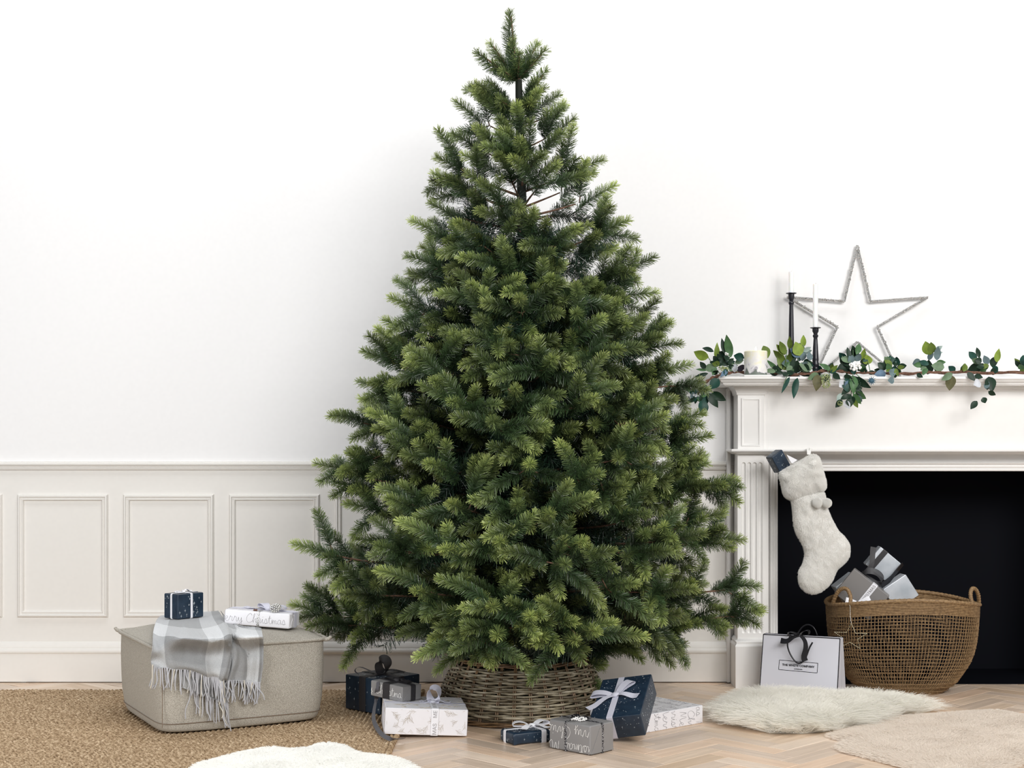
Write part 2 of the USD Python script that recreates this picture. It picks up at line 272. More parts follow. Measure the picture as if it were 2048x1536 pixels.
for m, l in rest.items():
    if l:
        v, f = join(*[(a, b) for a, b, _ in l]); p = numbered(floor + '/planks_beyond')
        tag(usdkit.mesh(stage, p, (v, f), MAT[f'oak_{m}'], uv=np.vstack([c for *_, c in l])).GetPrim(), kind='stuff')

# ------------------------------------------------------------------ the chimneypiece
mp = thing('chimneypiece', 'white painted wooden chimneypiece with fluted pilasters around a black fireplace', 'fireplace', (XC, DM, 0))
def both(name, fn, **k):
    """a piece of the left side and its mirror image on the right"""
    v, f = fn; part(mp, name, (v, f), 'mantel_paint', 38, **k)
    w = v.copy(); w[:, 0] = 2 * XC - w[:, 0]; part(mp, name, (w, f[:, ::-1]), 'mantel_paint', 38, **k)
XR = lambda x: 2 * XC - x
# the black recess
x0, x1 = OPL - .03, XR(OPL) + .03; yb = 6.30
part(mp, 'firebox', join(cbox(A(x0, yb, 0), A(x1, yb + .03, OPZ + .1)), cbox(A(x0 - .03, 5.90, 0), A(x0, yb, OPZ + .1)), cbox(A(x1, 5.90, 0), A(x1 + .03, yb, OPZ + .1)), cbox(A(x0, 5.90, OPZ + .07), A(x1, yb, OPZ + .1))), 'black_board', False, label='black interior of the fireplace')
part(mp, 'hearth', cbox(A(x0, 5.90, -.005), A(x1, yb, .002), .0005), 'black_board', False)
pl, pr = X(1475.2, DM), X(1528.5, DM)                         # pilaster
zs0, zs1 = Z(771, 5.745), Z(753, 5.72)                         # the shelf's bed and top
lz1, lz0 = Z(898, 5.78), Z(908.5, 5.785)                       # the ledge under the frieze
bl = X(1453.5, 5.93)
both('backing_board', cbox(A(bl, 5.925, 0), A(X(1462, 5.92), WALL + .01, zs0), .004))
both('side_board', cbox(A(pl + .004, DM + .01, 0), A(pr + .02, 5.94, zs0), .002))
# flat of the pilaster with four rounded flutes, carved
fz1, fz0 = Z(924.5, DM), Z(1267, DM)
import manifold3d as m3
pz1, pz0 = lz0, Z(1279, DM)
body = m3.Manifold.cube((pr - pl, .05, pz1 - pz0)).translate((pl, DM, pz0))
for k in range(4):
    xc = X(1487.2 + 11.15 * k, DM); r = .0082
    cyl = m3.Manifold.cylinder(fz1 - fz0 - 2 * r, r, r, 20).translate((xc, DM - .001, fz0 + r))
    body = body - cyl - m3.Manifold.sphere(r, 20).translate((xc, DM - .001, fz0 + r)) - m3.Manifold.sphere(r, 20).translate((xc, DM - .001, fz1 - r))
mm = body.to_mesh(); both('fluted_pilaster', (np.array(mm.vert_properties[:, :3]), np.array(mm.tri_verts)))
plx = X(1471, 5.797)
both('plinth', stepped(plx + .012, pr + .012, 5.795 + .012, 5.94, [(.012, 0), (.012, Z(1296, 5.795)), (.0135, Z(1294, 5.795)), (.0125, Z(1291, 5.795)), (.008, Z(1288.5, 5.795)), (.008, Z(1284, 5.797)), (.004, Z(1282, 5.797)), (.001, Z(1279.5, 5.8)), (-.006, Z(1278, 5.8))]))
# frieze block with a sunk panel
bz0, bz1 = lz1 - .002, Z(788, DM)
both('frieze_block', cbox(A(pl, DM, bz0), A(pr, 5.93, zs0 - .004), .0012))
both('sunk_panel_moulding', picture_frame(X(1482.3, DM), X(1520.5, DM), Z(892.5, DM), Z(796.5, DM), DM, [(0, 0), (.0012, .0035), (.003, .0042), (.0055, .0035), (.0065, .0012), (.0085, .0008), (.011, .0)]))
both('capital', stepped(pl, pr, DM, 5.93, [(0, Z(790.5, DM)), (.004, Z(789.3, DM)), (.0045, Z(786.8, DM)), (.007, Z(784, DM)), (.010, Z(780.5, DM)), (.016, Z(776.5, DM)), (.020, Z(774, DM)), (.021, zs0)]))
part(mp, 'frieze', cbox(A(pr - .01, DM + .012, lz1 - .01), A(XR(pr) + .01, 5.93, zs0 + .001), .001), 'mantel_paint', 38)
part(mp, 'bed_moulding', loft_rects([[(pr, DM + .012 - o, z), (XR(pr), DM + .012 - o, z), (XR(pr), 5.9, z), (pr, 5.9, z)] for o, z in [(0, Z(783, DM)), (.004, Z(782, DM)), (.006, Z(779, DM)), (.012, Z(776, DM)), (.016, Z(774.5, DM)), (.016, zs0)]]), 'mantel_paint', 38)
ll = X(1463.3, 5.776); fy = 5.776
part(mp, 'ledge', stepped(ll + .028, XR(ll) - .028, fy + .028, 5.93, [(.004, lz0), (.009, lz0 + .0035), (.016, lz0 + .0065), (.021, lz0 + .0085), (.021, lz0 + .0105), (.028, lz0 + .0115), (.0285, lz0 + .017), (.026, lz1 - .0005), (.02, lz1)]), 'mantel_paint', 38)
sl = X(1438.3, 5.72)
sp = (zs1 - zs0) / 18
part(mp, 'shelf', stepped(sl + .035, XR(sl) - .035, 5.72 + .035, WALL, [(o, zs0 + k * sp) for k, o in [(-.4, .002), (0, .009), (1.4, .010), (1.8, .015), (3.8, .0165), (4.2, .0175), (5.4, .018), (6.4, .0235), (8.2, .0265), (10.6, .029), (12.6, .0325), (12.9, .0345), (13.2, .035), (17.6, .035), (18, .034)]]), 'mantel_paint', 38)
# inner face and the architrave round the opening
yi = 5.885
part(mp, 'slip', join(cbox(A(pr - .004, yi, 0), A(OPL - .004, 5.95, lz0 + .004), .001), cbox(A(XR(pr) + .004, yi, 0), A(XR(OPL) + .004, 5.95, lz0 + .004), .001), cbox(A(OPL - .004, yi, OPZ), A(XR(OPL) + .004, 5.95, lz0 + .004), .001)), 'mantel_paint', 38)
aw = OPL - X(1540.3, 5.85)
def arch(prof):
    v = np.array([[(OPL - i, yi - h, 0.), (OPL - i, yi - h, OPZ + i), (XR(OPL) + i, yi - h, OPZ + i), (XR(OPL) + i, yi - h, 0.)] for i, h in prof]).reshape(-1, 3)
    return v, quads(len(prof), 4)
part(mp, 'architrave', arch([(-.0, -.06), (0, .018), (.003, .021), (.007, .021), (.009, .016), (.012, .0155), (.015, .022), (.020, .023), (.0225, .019), (.026, .0185), (.030, .028), (aw - .003, .030), (aw, .027), (aw, -.01)]), 'mantel_paint', 38)

# ------------------------------------------------------------------ rugs
jr = thing('jute_rug', 'braided natural jute rug under the grey ottoman', 'rug', (-1.5, 5.0, 0))
RX0, RX1, RY0, RY1, RW, RK = -2.35, -.385, 3.95, 5.70, .0165, .019
nx_, ny_ = int((RX1 - RX0) / RW) * 4 + 1, int((RY1 - RY0) / RK) * 4 + 1
gx, gy = np.meshgrid(np.linspace(RX0, RX1, nx_), np.linspace(RY0, RY1, ny_), indexing='ij')
row = (gx - RX0) / RW; kn = (gy - RY0) / RK; fr = row - np.floor(row)
hgt = .0125 * np.sqrt(np.clip(1 - (2 * fr - 1) ** 2, 0, 1)) * (.62 + .38 * np.abs(np.sin(np.pi * (kn + .9 * np.abs(fr - .5) * 2 + .37 * np.floor(row)))))
hgt += .003 * meshkit.noise(np.stack([gx * 60, gy * 60, gx * 0], -1), 3)
edge = np.minimum(np.minimum(gx - RX0, RX1 - gx), np.minimum(gy - RY0, RY1 - gy)); hgt *= np.clip(edge / .004, 0, 1)
yaw = .03; gX = gx + .0 * gy + yaw * (gy - 4.8); 
part(jr, 'braided_rows', (np.stack([gX + .004 * np.sin(gy * 9), gy, hgt + .001], -1).reshape(-1, 3), quads(nx_, ny_)), 'jute', True)
ed = [(RX1 + yaw * (y - 4.8) + .004 * math.sin(y * 9) + .006, y) for y in np.linspace(RY0, RY1, 150)]
rope = np.array([(x + .003 * math.sin(i * 2.1), y, .008 + .002 * math.cos(i * 2.1)) for i, (x, y) in enumerate(ed)])
part(jr, 'edge_braid', tube(rope, .008 + .0015 * np.sin(np.arange(150) * 2.1), 8), 'jute', True)

def fur_rug(name, label, outline, base_h, length, n, wid, mat_, lean, seed, curl=.3, z0=.0):
    g = np.random.default_rng(seed); poly = Polygon([tuple(fl(*p)[:2]) for p in outline]).buffer(0)
    poly = poly.buffer(.012).buffer(-.012); c = poly.representative_point()
    t = thing(name, label, 'rug', (c.x, c.y, 0))
    x0, y0, x1, y1 = poly.bounds; step = .02
    # pelt: a grid of points inside and along the edge, thin at the rim
    ring = np.array(poly.exterior.segmentize(.02).coords)[:-1]
    gx, gy = np.meshgrid(np.arange(x0, x1, step), np.arange(y0, y1, step)); P = np.stack([gx.ravel(), gy.ravel()], 1)
    dist = shapely.distance(shapely.points(P), poly.exterior); inn = shapely.contains_xy(poly, P[:, 0], P[:, 1]) & (dist > .012)
    P, dist = np.vstack([ring, P[inn]]), np.concatenate([np.zeros(len(ring)), dist[inn]])
    tri = Delaunay(P).simplices; cen = P[tri].mean(1); tri = tri[shapely.contains_xy(poly, cen[:, 0], cen[:, 1])]
    hh = base_h * (1 - np.exp(-dist / .02)) * (.75 + .5 * meshkit.noise(np.stack([P[:, 0] * 14, P[:, 1] * 14, P[:, 0] * 0], 1), seed)) + z0 + .001
    a = P[tri]; flip = np.cross(a[:, 1] - a[:, 0], a[:, 2] - a[:, 0]) < 0; tri[flip] = tri[flip][:, ::-1]
    part(t, 'pelt', (np.column_stack([P, hh]), tri), mat_, True)
    # wool
    Q = np.empty((0, 2))
    while len(Q) < n:
        q = g.uniform((x0, y0), (x1, y1), (n, 2)); Q = np.vstack([Q, q[shapely.contains_xy(poly, q[:, 0], q[:, 1])]])
    Q = Q[:n]; d = shapely.distance(shapely.points(Q), poly.exterior)
    near = np.array([list(x.coords[0]) for x in shapely.line_interpolate_point(poly.exterior, shapely.line_locate_point(poly.exterior, shapely.points(Q)))])
    out = unit(near - Q) * np.exp(-d / .06)[:, None]
    cl = np.stack([meshkit.noise(np.column_stack([Q * 16, Q[:, 0] * 0 + s]), seed + s) - .5 for s in (1, 2)], 1) * 2 * lean
    z = base_h * (1 - np.exp(-d / .02)) * .85 + z0
    L = length * g.uniform(.65, 1.1, n)
    dirv = np.column_stack([out * lean * 2.0 + cl + g.normal(0, .16, (n, 2)), np.ones(n)]); dirv = unit(dirv)
    side = unit(np.column_stack([g.normal(0, 1, (n, 2)), np.zeros(n)])); k = 5; ts = np.linspace(0, 1, k)
    pts = np.column_stack([Q, z])[:, None] + dirv[:, None] * (L[:, None] * ts)[..., None] + side[:, None] * (curl * L[:, None] * (.25 * np.sin(ts * 4.5)))[..., None]
    pts[..., :2] += (dirv[:, None, :2] * (L[:, None] * .45 * ts ** 2)[..., None]); pts[..., 2] -= L[:, None] * .28 * ts ** 2
    pts[..., 2] = np.maximum(pts[..., 2], z0 + .002)
    strands(t, 'wool', pts, wid, mat_)
    return t
fur_rug('sheepskin_rug', 'long-haired ivory sheepskin in front of the white carrier bag', [(1442, 1441), (1470, 1424), (1497, 1408), (1530, 1402), (1600, 1405), (1690, 1410), (1745, 1412), (1800, 1416), (1838, 1420), (1846, 1427), (1800, 1431), (1765, 1437), (1742, 1446), (1690, 1456), (1648, 1464), (1605, 1468), (1540, 1467), (1506, 1459), (1470, 1447)],
        .020, .080, 42000, (.0009, .0004), 'wool_cream', .6, 3, .9)
fur_rug('sheepskin_rug', 'short-haired beige sheepskin at the lower right in front of the basket', [(1655, 1473), (1672, 1481), (1692, 1484), (1680, 1491), (1674, 1499), (1690, 1507), (1720, 1514), (1760, 1525), (1800, 1536), (1870, 1556), (2000, 1550), (2090, 1510), (2080, 1440), (1990, 1424), (1900, 1430), (1846, 1433), (1800, 1437), (1765, 1444), (1742, 1452), (1700, 1461)],
        .012, .016, 52000, (.0013, .0007), 'wool_beige', .5, 5, .8)
fur_rug('sheepskin_rug', 'bright white sheepskin on the jute rug at the bottom edge of the picture', [(392, 1540), (430, 1530), (470, 1519), (520, 1509), (545, 1506), (580, 1511), (615, 1507), (634, 1500), (655, 1497), (685, 1501), (705, 1512), (730, 1520), (765, 1523), (790, 1526), (815, 1535), (840, 1550), (850, 1640), (760, 1760), (520, 1780), (340, 1690), (330, 1600)],
        .014, .013, 52000, (.0013, .0007), 'wool_white', .5, 9, .8, .012)

# ------------------------------------------------------------------ ottoman and throw
OF, OA, OB, OS = A(-1.155, 4.758), A(.88, .475), A(-.475, .88), .585      # front corner, its two horizontal edges, the side
OA = OA / np.linalg.norm(OA); OB = OB / np.linalg.norm(OB)
oc = OF + (OA + OB) * OS / 2
def ow(u, v, z): return np.stack([OF[0] + OA[0] * u + OB[0] * v, OF[1] + OA[1] * u + OB[1] * v, z + 0 * u], -1)
ot = thing('ottoman', 'square grey wool ottoman with piped top edge and a throw over its corner', 'ottoman', (oc[0], oc[1], 0))
def superell(n, s, p=9):
    t = np.linspace(0, 2 * np.pi, n, endpoint=False); c, q = np.cos(t), np.sin(t)
    return s * np.sign(c) * np.abs(c) ** (2 / p), s * np.sign(q) * np.abs(q) ** (2 / p)
N = 160; rings = []
for z, s, p in [(.0155, .262, 8), (.018, .274, 8), (.024, .280, 9), (.035, .2845, 9), (.052, .289, 9), (.10, .294, 10), (.16, .2965, 10), (.22, .2965, 11), (.26, .295, 12), (.285, .2935, 13), (.296, .2925, 14)]:
    a, b = superell(N, s, p); bul = 1; rings.append(ow(a + OS / 2, b + OS / 2, np.full(N, z)))
body = np.array(rings); body[..., 2] += .003 * (meshkit.noise(body * 9, 2) - .5)
part(ot, 'body', (body.reshape(-1, 3), quads(len(rings), N, False, True)), 'ottoman_wool', True)
rings = []
for z, s, p in [(.297, .2925, 14), (.303, .286, 12), (.312, .268, 9), (.321, .235, 6), (.328, .19, 5), (.333, .13, 4), (.3355, .06, 3), (.336, .002, 2)]:
    a, b = superell(N, s, p); rings.append(ow(a + OS / 2, b + OS / 2, np.full(N, z)))
top = np.array(rings); top[1:, :, 2] += .006 * (meshkit.noise(top[1:] * 8, 4) - .5)
part(ot, 'top_cushion', (top.reshape(-1, 3), quads(len(rings), N, False, True)), 'ottoman_wool', True)
a, b = superell(N, .2965, 15); pip = ow(a + OS / 2, b + OS / 2, np.full(N, .297)); pip[:, 2] += .003 * np.abs(np.linspace(-1, 1, N))
part(ot, 'piping', tube(pip, .0065, 8, True), 'ottoman_wool', True)
for u, v in ((0, 0), (OS, 0), (0, OS), (OS, OS)):                                  # the tied corner tips
    p = ow(A(u), A(v), A(.297))[0]; o = unit(A(*(p[:2] - oc), .0))
    part(ot, 'corner_tip', tube(catmull([p - o * .03, p - o * .008, p + o * .006 + A(0, 0, .004), p + o * .012 + A(0, 0, .012)], 5), [.007] * 5 + [.007] * 5 + [.006] * 5 + [.003], 8), 'ottoman_wool', True)
a, b = superell(N, .2905, 9); part(ot, 'bottom_seam', tube(ow(a + OS / 2, b + OS / 2, np.full(N, .049)), .0014, 6, True), 'seam_thread', True)
for u, v in ((0, 0),):
    q = (A(u, v) - OS / 2) * .965 + OS / 2
    part(ot, 'corner_seam', tube(np.array([ow(A(q[0]), A(q[1]), A(z))[0] for z in np.linspace(.04, .29, 8)]), .0012, 6), 'seam_thread', True)

FN = A(OB[0] * -1, OB[1] * -1)                                                     # outward normal of its right-hand front face
def face(x, y, off=.015):
    kx = (x - CX) / F; d = (FN @ OF + off) / (FN[0] * kx + FN[1]); return px(x, y, d)
def ctop(x, y, z): return px(x, y, (HC - z) * F / (y - CY))
th = thing('throw_blanket', 'pale grey checked wool throw with long fringe draped over the ottoman', 'blanket', (-1.13, 4.95, .3))
def flap(cols, nu=64, nv=46, ripple=.004, seed=1, u0=0., u1=1., v0=0., v1=1., folds=.35, nf=3.4):
    G = np.array([[ctop(*p[1:]) if p[0] == 'T' else face(*p[1:]) for p in c] for c in cols])
    nc, nr, _ = G.shape; su, sv = np.linspace(0, 1, nc), np.linspace(0, 1, nr); uu, vv = np.linspace(0, 1, nu), np.linspace(0, 1, nv)
    S = np.stack([RectBivariateSpline(su, sv, G[..., k], kx=min(3, nc - 1), ky=min(3, nr - 1))(uu, vv) for k in range(3)], -1)
    n = unit(np.cross(np.gradient(S, axis=0), np.gradient(S, axis=1)))
    n *= np.sign((n * A(0, -1, .4)).sum(-1))[..., None]
    w = meshkit.fbm(np.stack([np.broadcast_to(uu[:, None] * 9, (nu, nv)), np.broadcast_to(vv[None] * 2.2, (nu, nv)), np.full((nu, nv), seed * 3.3)], -1), 3, seed) - .5
    w = w + folds * np.sin(uu * 6.283 * nf + seed + .8 * np.sin(uu * 7))[:, None] * np.clip((vv - .25) * 1.6, 0, 1)[None]
    S = S + n * (ripple * 2 * w * np.clip(vv * 2.5, .25, 1)[None])[..., None]
    back = S - n * .0022; v = np.vstack([S.reshape(-1, 3), back.reshape(-1, 3)]); f = quads(nu, nv); k = nu * nv
    fn = np.cross(S[1, 0] - S[0, 0], S[0, 1] - S[0, 0]) @ n[0, 0]
    f = f if fn > 0 else f[:, ::-1]
    rim = np.concatenate([np.arange(nv), np.arange(1, nu) * nv + nv - 1, (nu - 1) * nv + np.arange(nv - 2, -1, -1), np.arange(nu - 2, 0, -1) * nv])
    r2 = np.roll(rim, -1); sidef = np.vstack([np.stack([rim, r2, r2 + k], 1), np.stack([rim, r2 + k, rim + k], 1)])
    uvs = np.stack(np.meshgrid(u0 + (u1 - u0) * uu, v0 + (v1 - v0) * vv, indexing='ij'), -1).reshape(-1, 2)
    part(th, 'fold', (v, np.vstack([f, f[:, ::-1] + k, sidef if fn < 0 else sidef[:, ::-1]])), 'throw', uv=np.vstack([uvs, uvs]))
    return S, n
def fringe(line, nrm, n, length, seed, lo=.75):
    g = np.random.default_rng(seed); line = np.asarray(line); ms = {'fringe_grey': [], 'fringe_cream': []}
    for i in range(n):
        t = (i + g.uniform(.2, .8)) / n * (len(line) - 1.001); k = int(t); p = line[k] + (line[k + 1] - line[k]) * (t - k); q = nrm[k]
        L = length * g.uniform(lo, 1.08); sw = g.normal(0, .012); o = q * g.uniform(-.001, .008)
        pts = catmull([p + A(0, 0, .003), p + o + A(sw * .3, 0, -L * .3), p + o * 1.3 + A(sw * g.uniform(.2, 1.2), 0, -L * .65), p + o + A(sw + g.normal(0, .004), 0, -L)], 4)
        ms['fringe_cream' if g.random() < .13 else 'fringe_grey'].append(tube(pts, np.linspace(.0024, .0019, len(pts)), 5))
    for m, l in ms.items():
        if l: part(th, 'fringe', join(*l), m, True, kind='stuff')
T, Fc = 'T', 'F'
S, n = flap([[(T, 455, 1236, .346), (T, 455, 1248, .344), (T, 462, 1270, .335), (Fc, 470, 1296, 0.024), (Fc, 473, 1318, 0.024), (Fc, 470, 1340, 0.024), (Fc, 468, 1366, 0.024)],
             [(T, 475, 1250, .346), (T, 478, 1258, .344), (T, 484, 1274, .335), (Fc, 494, 1296, 0.024), (Fc, 497, 1318, 0.024), (Fc, 494, 1340, 0.024), (Fc, 492, 1366, 0.024)],
             [(T, 498, 1254, .346), (T, 502, 1262, .342), (T, 508, 1274, .335), (Fc, 511, 1292, 0.024), (Fc, 512, 1316, 0.024), (Fc, 510, 1340, 0.024), (Fc, 508, 1366, 0.024)],
             [(T, 522, 1256, .345), (T, 524, 1264, .342), (T, 526, 1275, .334), (Fc, 527, 1290, 0.024), (Fc, 527, 1312, 0.024), (Fc, 525, 1340, 0.024), (Fc, 521, 1366, 0.024)]], 30, 40, .003, 3, .55, .85, .15, 1.0)
fringe(S[8:, -1], n[8:, -1], 15, .07, 5)
S, n = flap([[(Fc, 360, 1330, .012), (Fc, 362, 1352, .014), (Fc, 366, 1376, .014)], [(Fc, 405, 1340, .014), (Fc, 405, 1366, .016), (Fc, 408, 1392, .016)], [(Fc, 430, 1345, .012), (Fc, 434, 1375, .014), (Fc, 436, 1402, .014)], [(Fc, 456, 1340, .01), (Fc, 457, 1372, .012), (Fc, 456, 1408, .012)]], 24, 16, .003, 6, .1, .5, .8, 1.)
fringe(S[2:, -1], n[2:, -1], 22, .085, 8, .6)
S, n = flap([[(T, 441, 1222, .347), (T, 446, 1236, .346), (T, 450, 1258, .342), (Fc, 459, 1286, 0.03), (Fc, 462, 1312, .03), (Fc, 458, 1338, .026), (Fc, 452, 1362, .024)],
             [(T, 450, 1232, .347), (T, 456, 1250, .347), (T, 462, 1268, .339), (Fc, 476, 1292, 0.035), (Fc, 482, 1314, .036), (Fc, 476, 1340, .032), (Fc, 470, 1362, .03)],
             [(T, 464, 1246, .346), (T, 470, 1256, .345), (T, 474, 1270, .337), (Fc, 485, 1292, 0.024), (Fc, 496, 1318, .022), (Fc, 497, 1342, .022), (Fc, 494, 1362, .022)],
             [(T, 476, 1248, .346), (T, 478, 1256, .345), (T, 480, 1268, .337), (Fc, 486, 1290, 0.024), (Fc, 498, 1316, .016), (Fc, 501, 1340, .016), (Fc, 500, 1362, .016)]], 32, 46, .005, 4, .35, .7, .05, 1.)
fringe(S[:, -1], n[:, -1], 20, .068, 6)
S, n = flap([[(T, 322, 1231, .347), (T, 314, 1239, .346), (T, 309, 1252, .341), (T, 306, 1270, .329), (Fc, 304, 1292, 0.024), (Fc, 302, 1312, .022), (Fc, 303, 1332, .022)],
             [(T, 345, 1229, .348), (T, 337, 1243, .348), (T, 333, 1260, .344), (T, 329, 1276, .336), (Fc, 328, 1298, 0.026), (Fc, 329, 1316, .024), (Fc, 333, 1336, .022)],
             [(T, 366, 1228, .347), (T, 360, 1246, .352), (T, 358, 1262, .352), (T, 360, 1277, .344), (Fc, 362, 1298, 0.034), (Fc, 362, 1320, .032), (Fc, 367, 1341, .028)],
             [(T, 386, 1226, .347), (T, 386, 1248, .350), (T, 392, 1266, .347), (T, 397, 1280, .338), (Fc, 395, 1300, .028), (Fc, 394, 1324, .034), (Fc, 400, 1348, .03)],
             [(T, 406, 1224, .347), (T, 410, 1246, .348), (T, 420, 1266, .342), (T, 428, 1281, .333), (Fc, 424, 1302, .024), (Fc, 420, 1328, .028), (Fc, 424, 1355, .026)],
             [(T, 426, 1222, .347), (T, 434, 1240, .352), (T, 446, 1258, .349), (T, 452, 1276, .339), (Fc, 453, 1298, 0.038), (Fc, 448, 1330, .036), (Fc, 440, 1360, .032)],
             [(T, 436, 1221, .347), (T, 446, 1236, .349), (T, 456, 1256, .345), (T, 461, 1272, .336), (Fc, 461, 1296, 0.026), (Fc, 457, 1330, .024), (Fc, 450, 1363, .022)]], 84, 56, .007, 2)
fringe(S[:, -1], n[:, -1], 52, .072, 7)

# ------------------------------------------------------------------ lettering and stars, as thin raised print
GLYPH = {'M': (1.05, [[(0, 0), (.14, .85), (.2, 1.0), (.26, .7), (.4, .15), (.62, 1.0), (.7, .8), (.74, .3), (.86, 0), (1.05, .14)]]),
         'e': (.52, [[(0, .13), (.24, .3), (.36, .46), (.25, .58), (.1, .35), (.18, .04), (.36, 0), (.52, .12)]]),
         'r': (.55, [[(0, .12), (.14, .5), (.2, .62), (.22, .5), (.38, .52), (.38, .2), (.44, .02), (.55, .12)]]),
         'y': (.62, [[(0, .12), (.12, .5), (.16, .15), (.3, .05), (.44, .5), (.45, 0), (.34, -.5), (.16, -.45), (.34, -.12), (.62, .14)]]),
         'C': (.8, [[(.74, .82), (.55, 1.05), (.18, .75), (.08, .3), (.3, 0), (.6, .05), (.8, .2)]]),
         'h': (.58, [[(0, .1), (.22, .75), (.27, 1.05), (.16, .95), (.14, 0), (.28, .42), (.42, .44), (.44, .05), (.58, .12)]]),
         'i': (.34, [[(0, .12), (.12, .5), (.13, .1), (.22, .02), (.34, .12)], [(.14, .7), (.17, .76)]]),
         's': (.46, [[(0, .1), (.2, .56), (.32, .2), (.2, 0), (.04, .06), (.26, .04), (.46, .12)]]),
         't': (.42, [[(0, .1), (.2, .95), (.17, .1), (.28, 0), (.42, .12)], [(0, .62), (.38, .67)]]),
         'm': (.72, [[(0, .1), (.1, .5), (.12, 0), (.24, .44), (.32, .4), (.34, 0), (.44, .44), (.54, .4), (.57, .05), (.72, .12)]]),
         'a': (.58, [[(.4, .44), (.2, .52), (.05, .2), (.2, 0), (.36, .28), (.4, .5), (.42, .08), (.58, .12)]]), ' ': (.4, [])}
def script_lines(text, h, w):
    """handwriting as thin 2-D strokes: a list of polylines"""
    x, out = 0, []
    for ch in text:
        adv, st = GLYPH[ch]
        for s in st: out.append(catmull(np.array(s) * h + A(x, 0), 5))
        x += adv * h
    return out, x
def on_face(lines, o, u, v, w, clip=None):
    """2-D strokes laid on a plane at o with axes u, v as flat raised bands"""
    nn = unit(np.cross(u, v)); ms = []
    for l in lines:
        if clip is not None:
            ok = (l[:, 0] > clip[0]) & (l[:, 0] < clip[2]) & (l[:, 1] > clip[1]) & (l[:, 1] < clip[3])
            runs = np.split(np.arange(len(l)), np.nonzero(np.diff(ok.astype(int)))[0] + 1); segs = [l[r] for r in runs if ok[r[0]] and len(r) > 2]
        else: segs = [l]
        for g in segs:
            p = o + g[:, :1] * u + g[:, 1:] * v + nn * .0004; t = np.gradient(p, axis=0)
            ms.append(ribbon(p, unit(np.cross(nn, t) + 1e-9), w * (1 + .35 * np.sin(np.linspace(0, 9, len(p)))), .0005))
    return join(*ms) if ms else None
def star_mesh(c, u, v, r, n=4):
    nn = unit(np.cross(u, v)); k = np.arange(2 * n); rad = np.where(k % 2 == 0, r * np.where(k % 4 == 0, 1, .8), r * .11); a = k * np.pi / n + np.pi / 2
    p = c + nn * .0004 + (rad * np.cos(a))[:, None] * u + (rad * np.sin(a))[:, None] * v; vv = np.vstack([p, c + nn * .0009])
    return vv, np.stack([k, (k + 1) % (2 * n), np.full(2 * n, 2 * n)], 1)

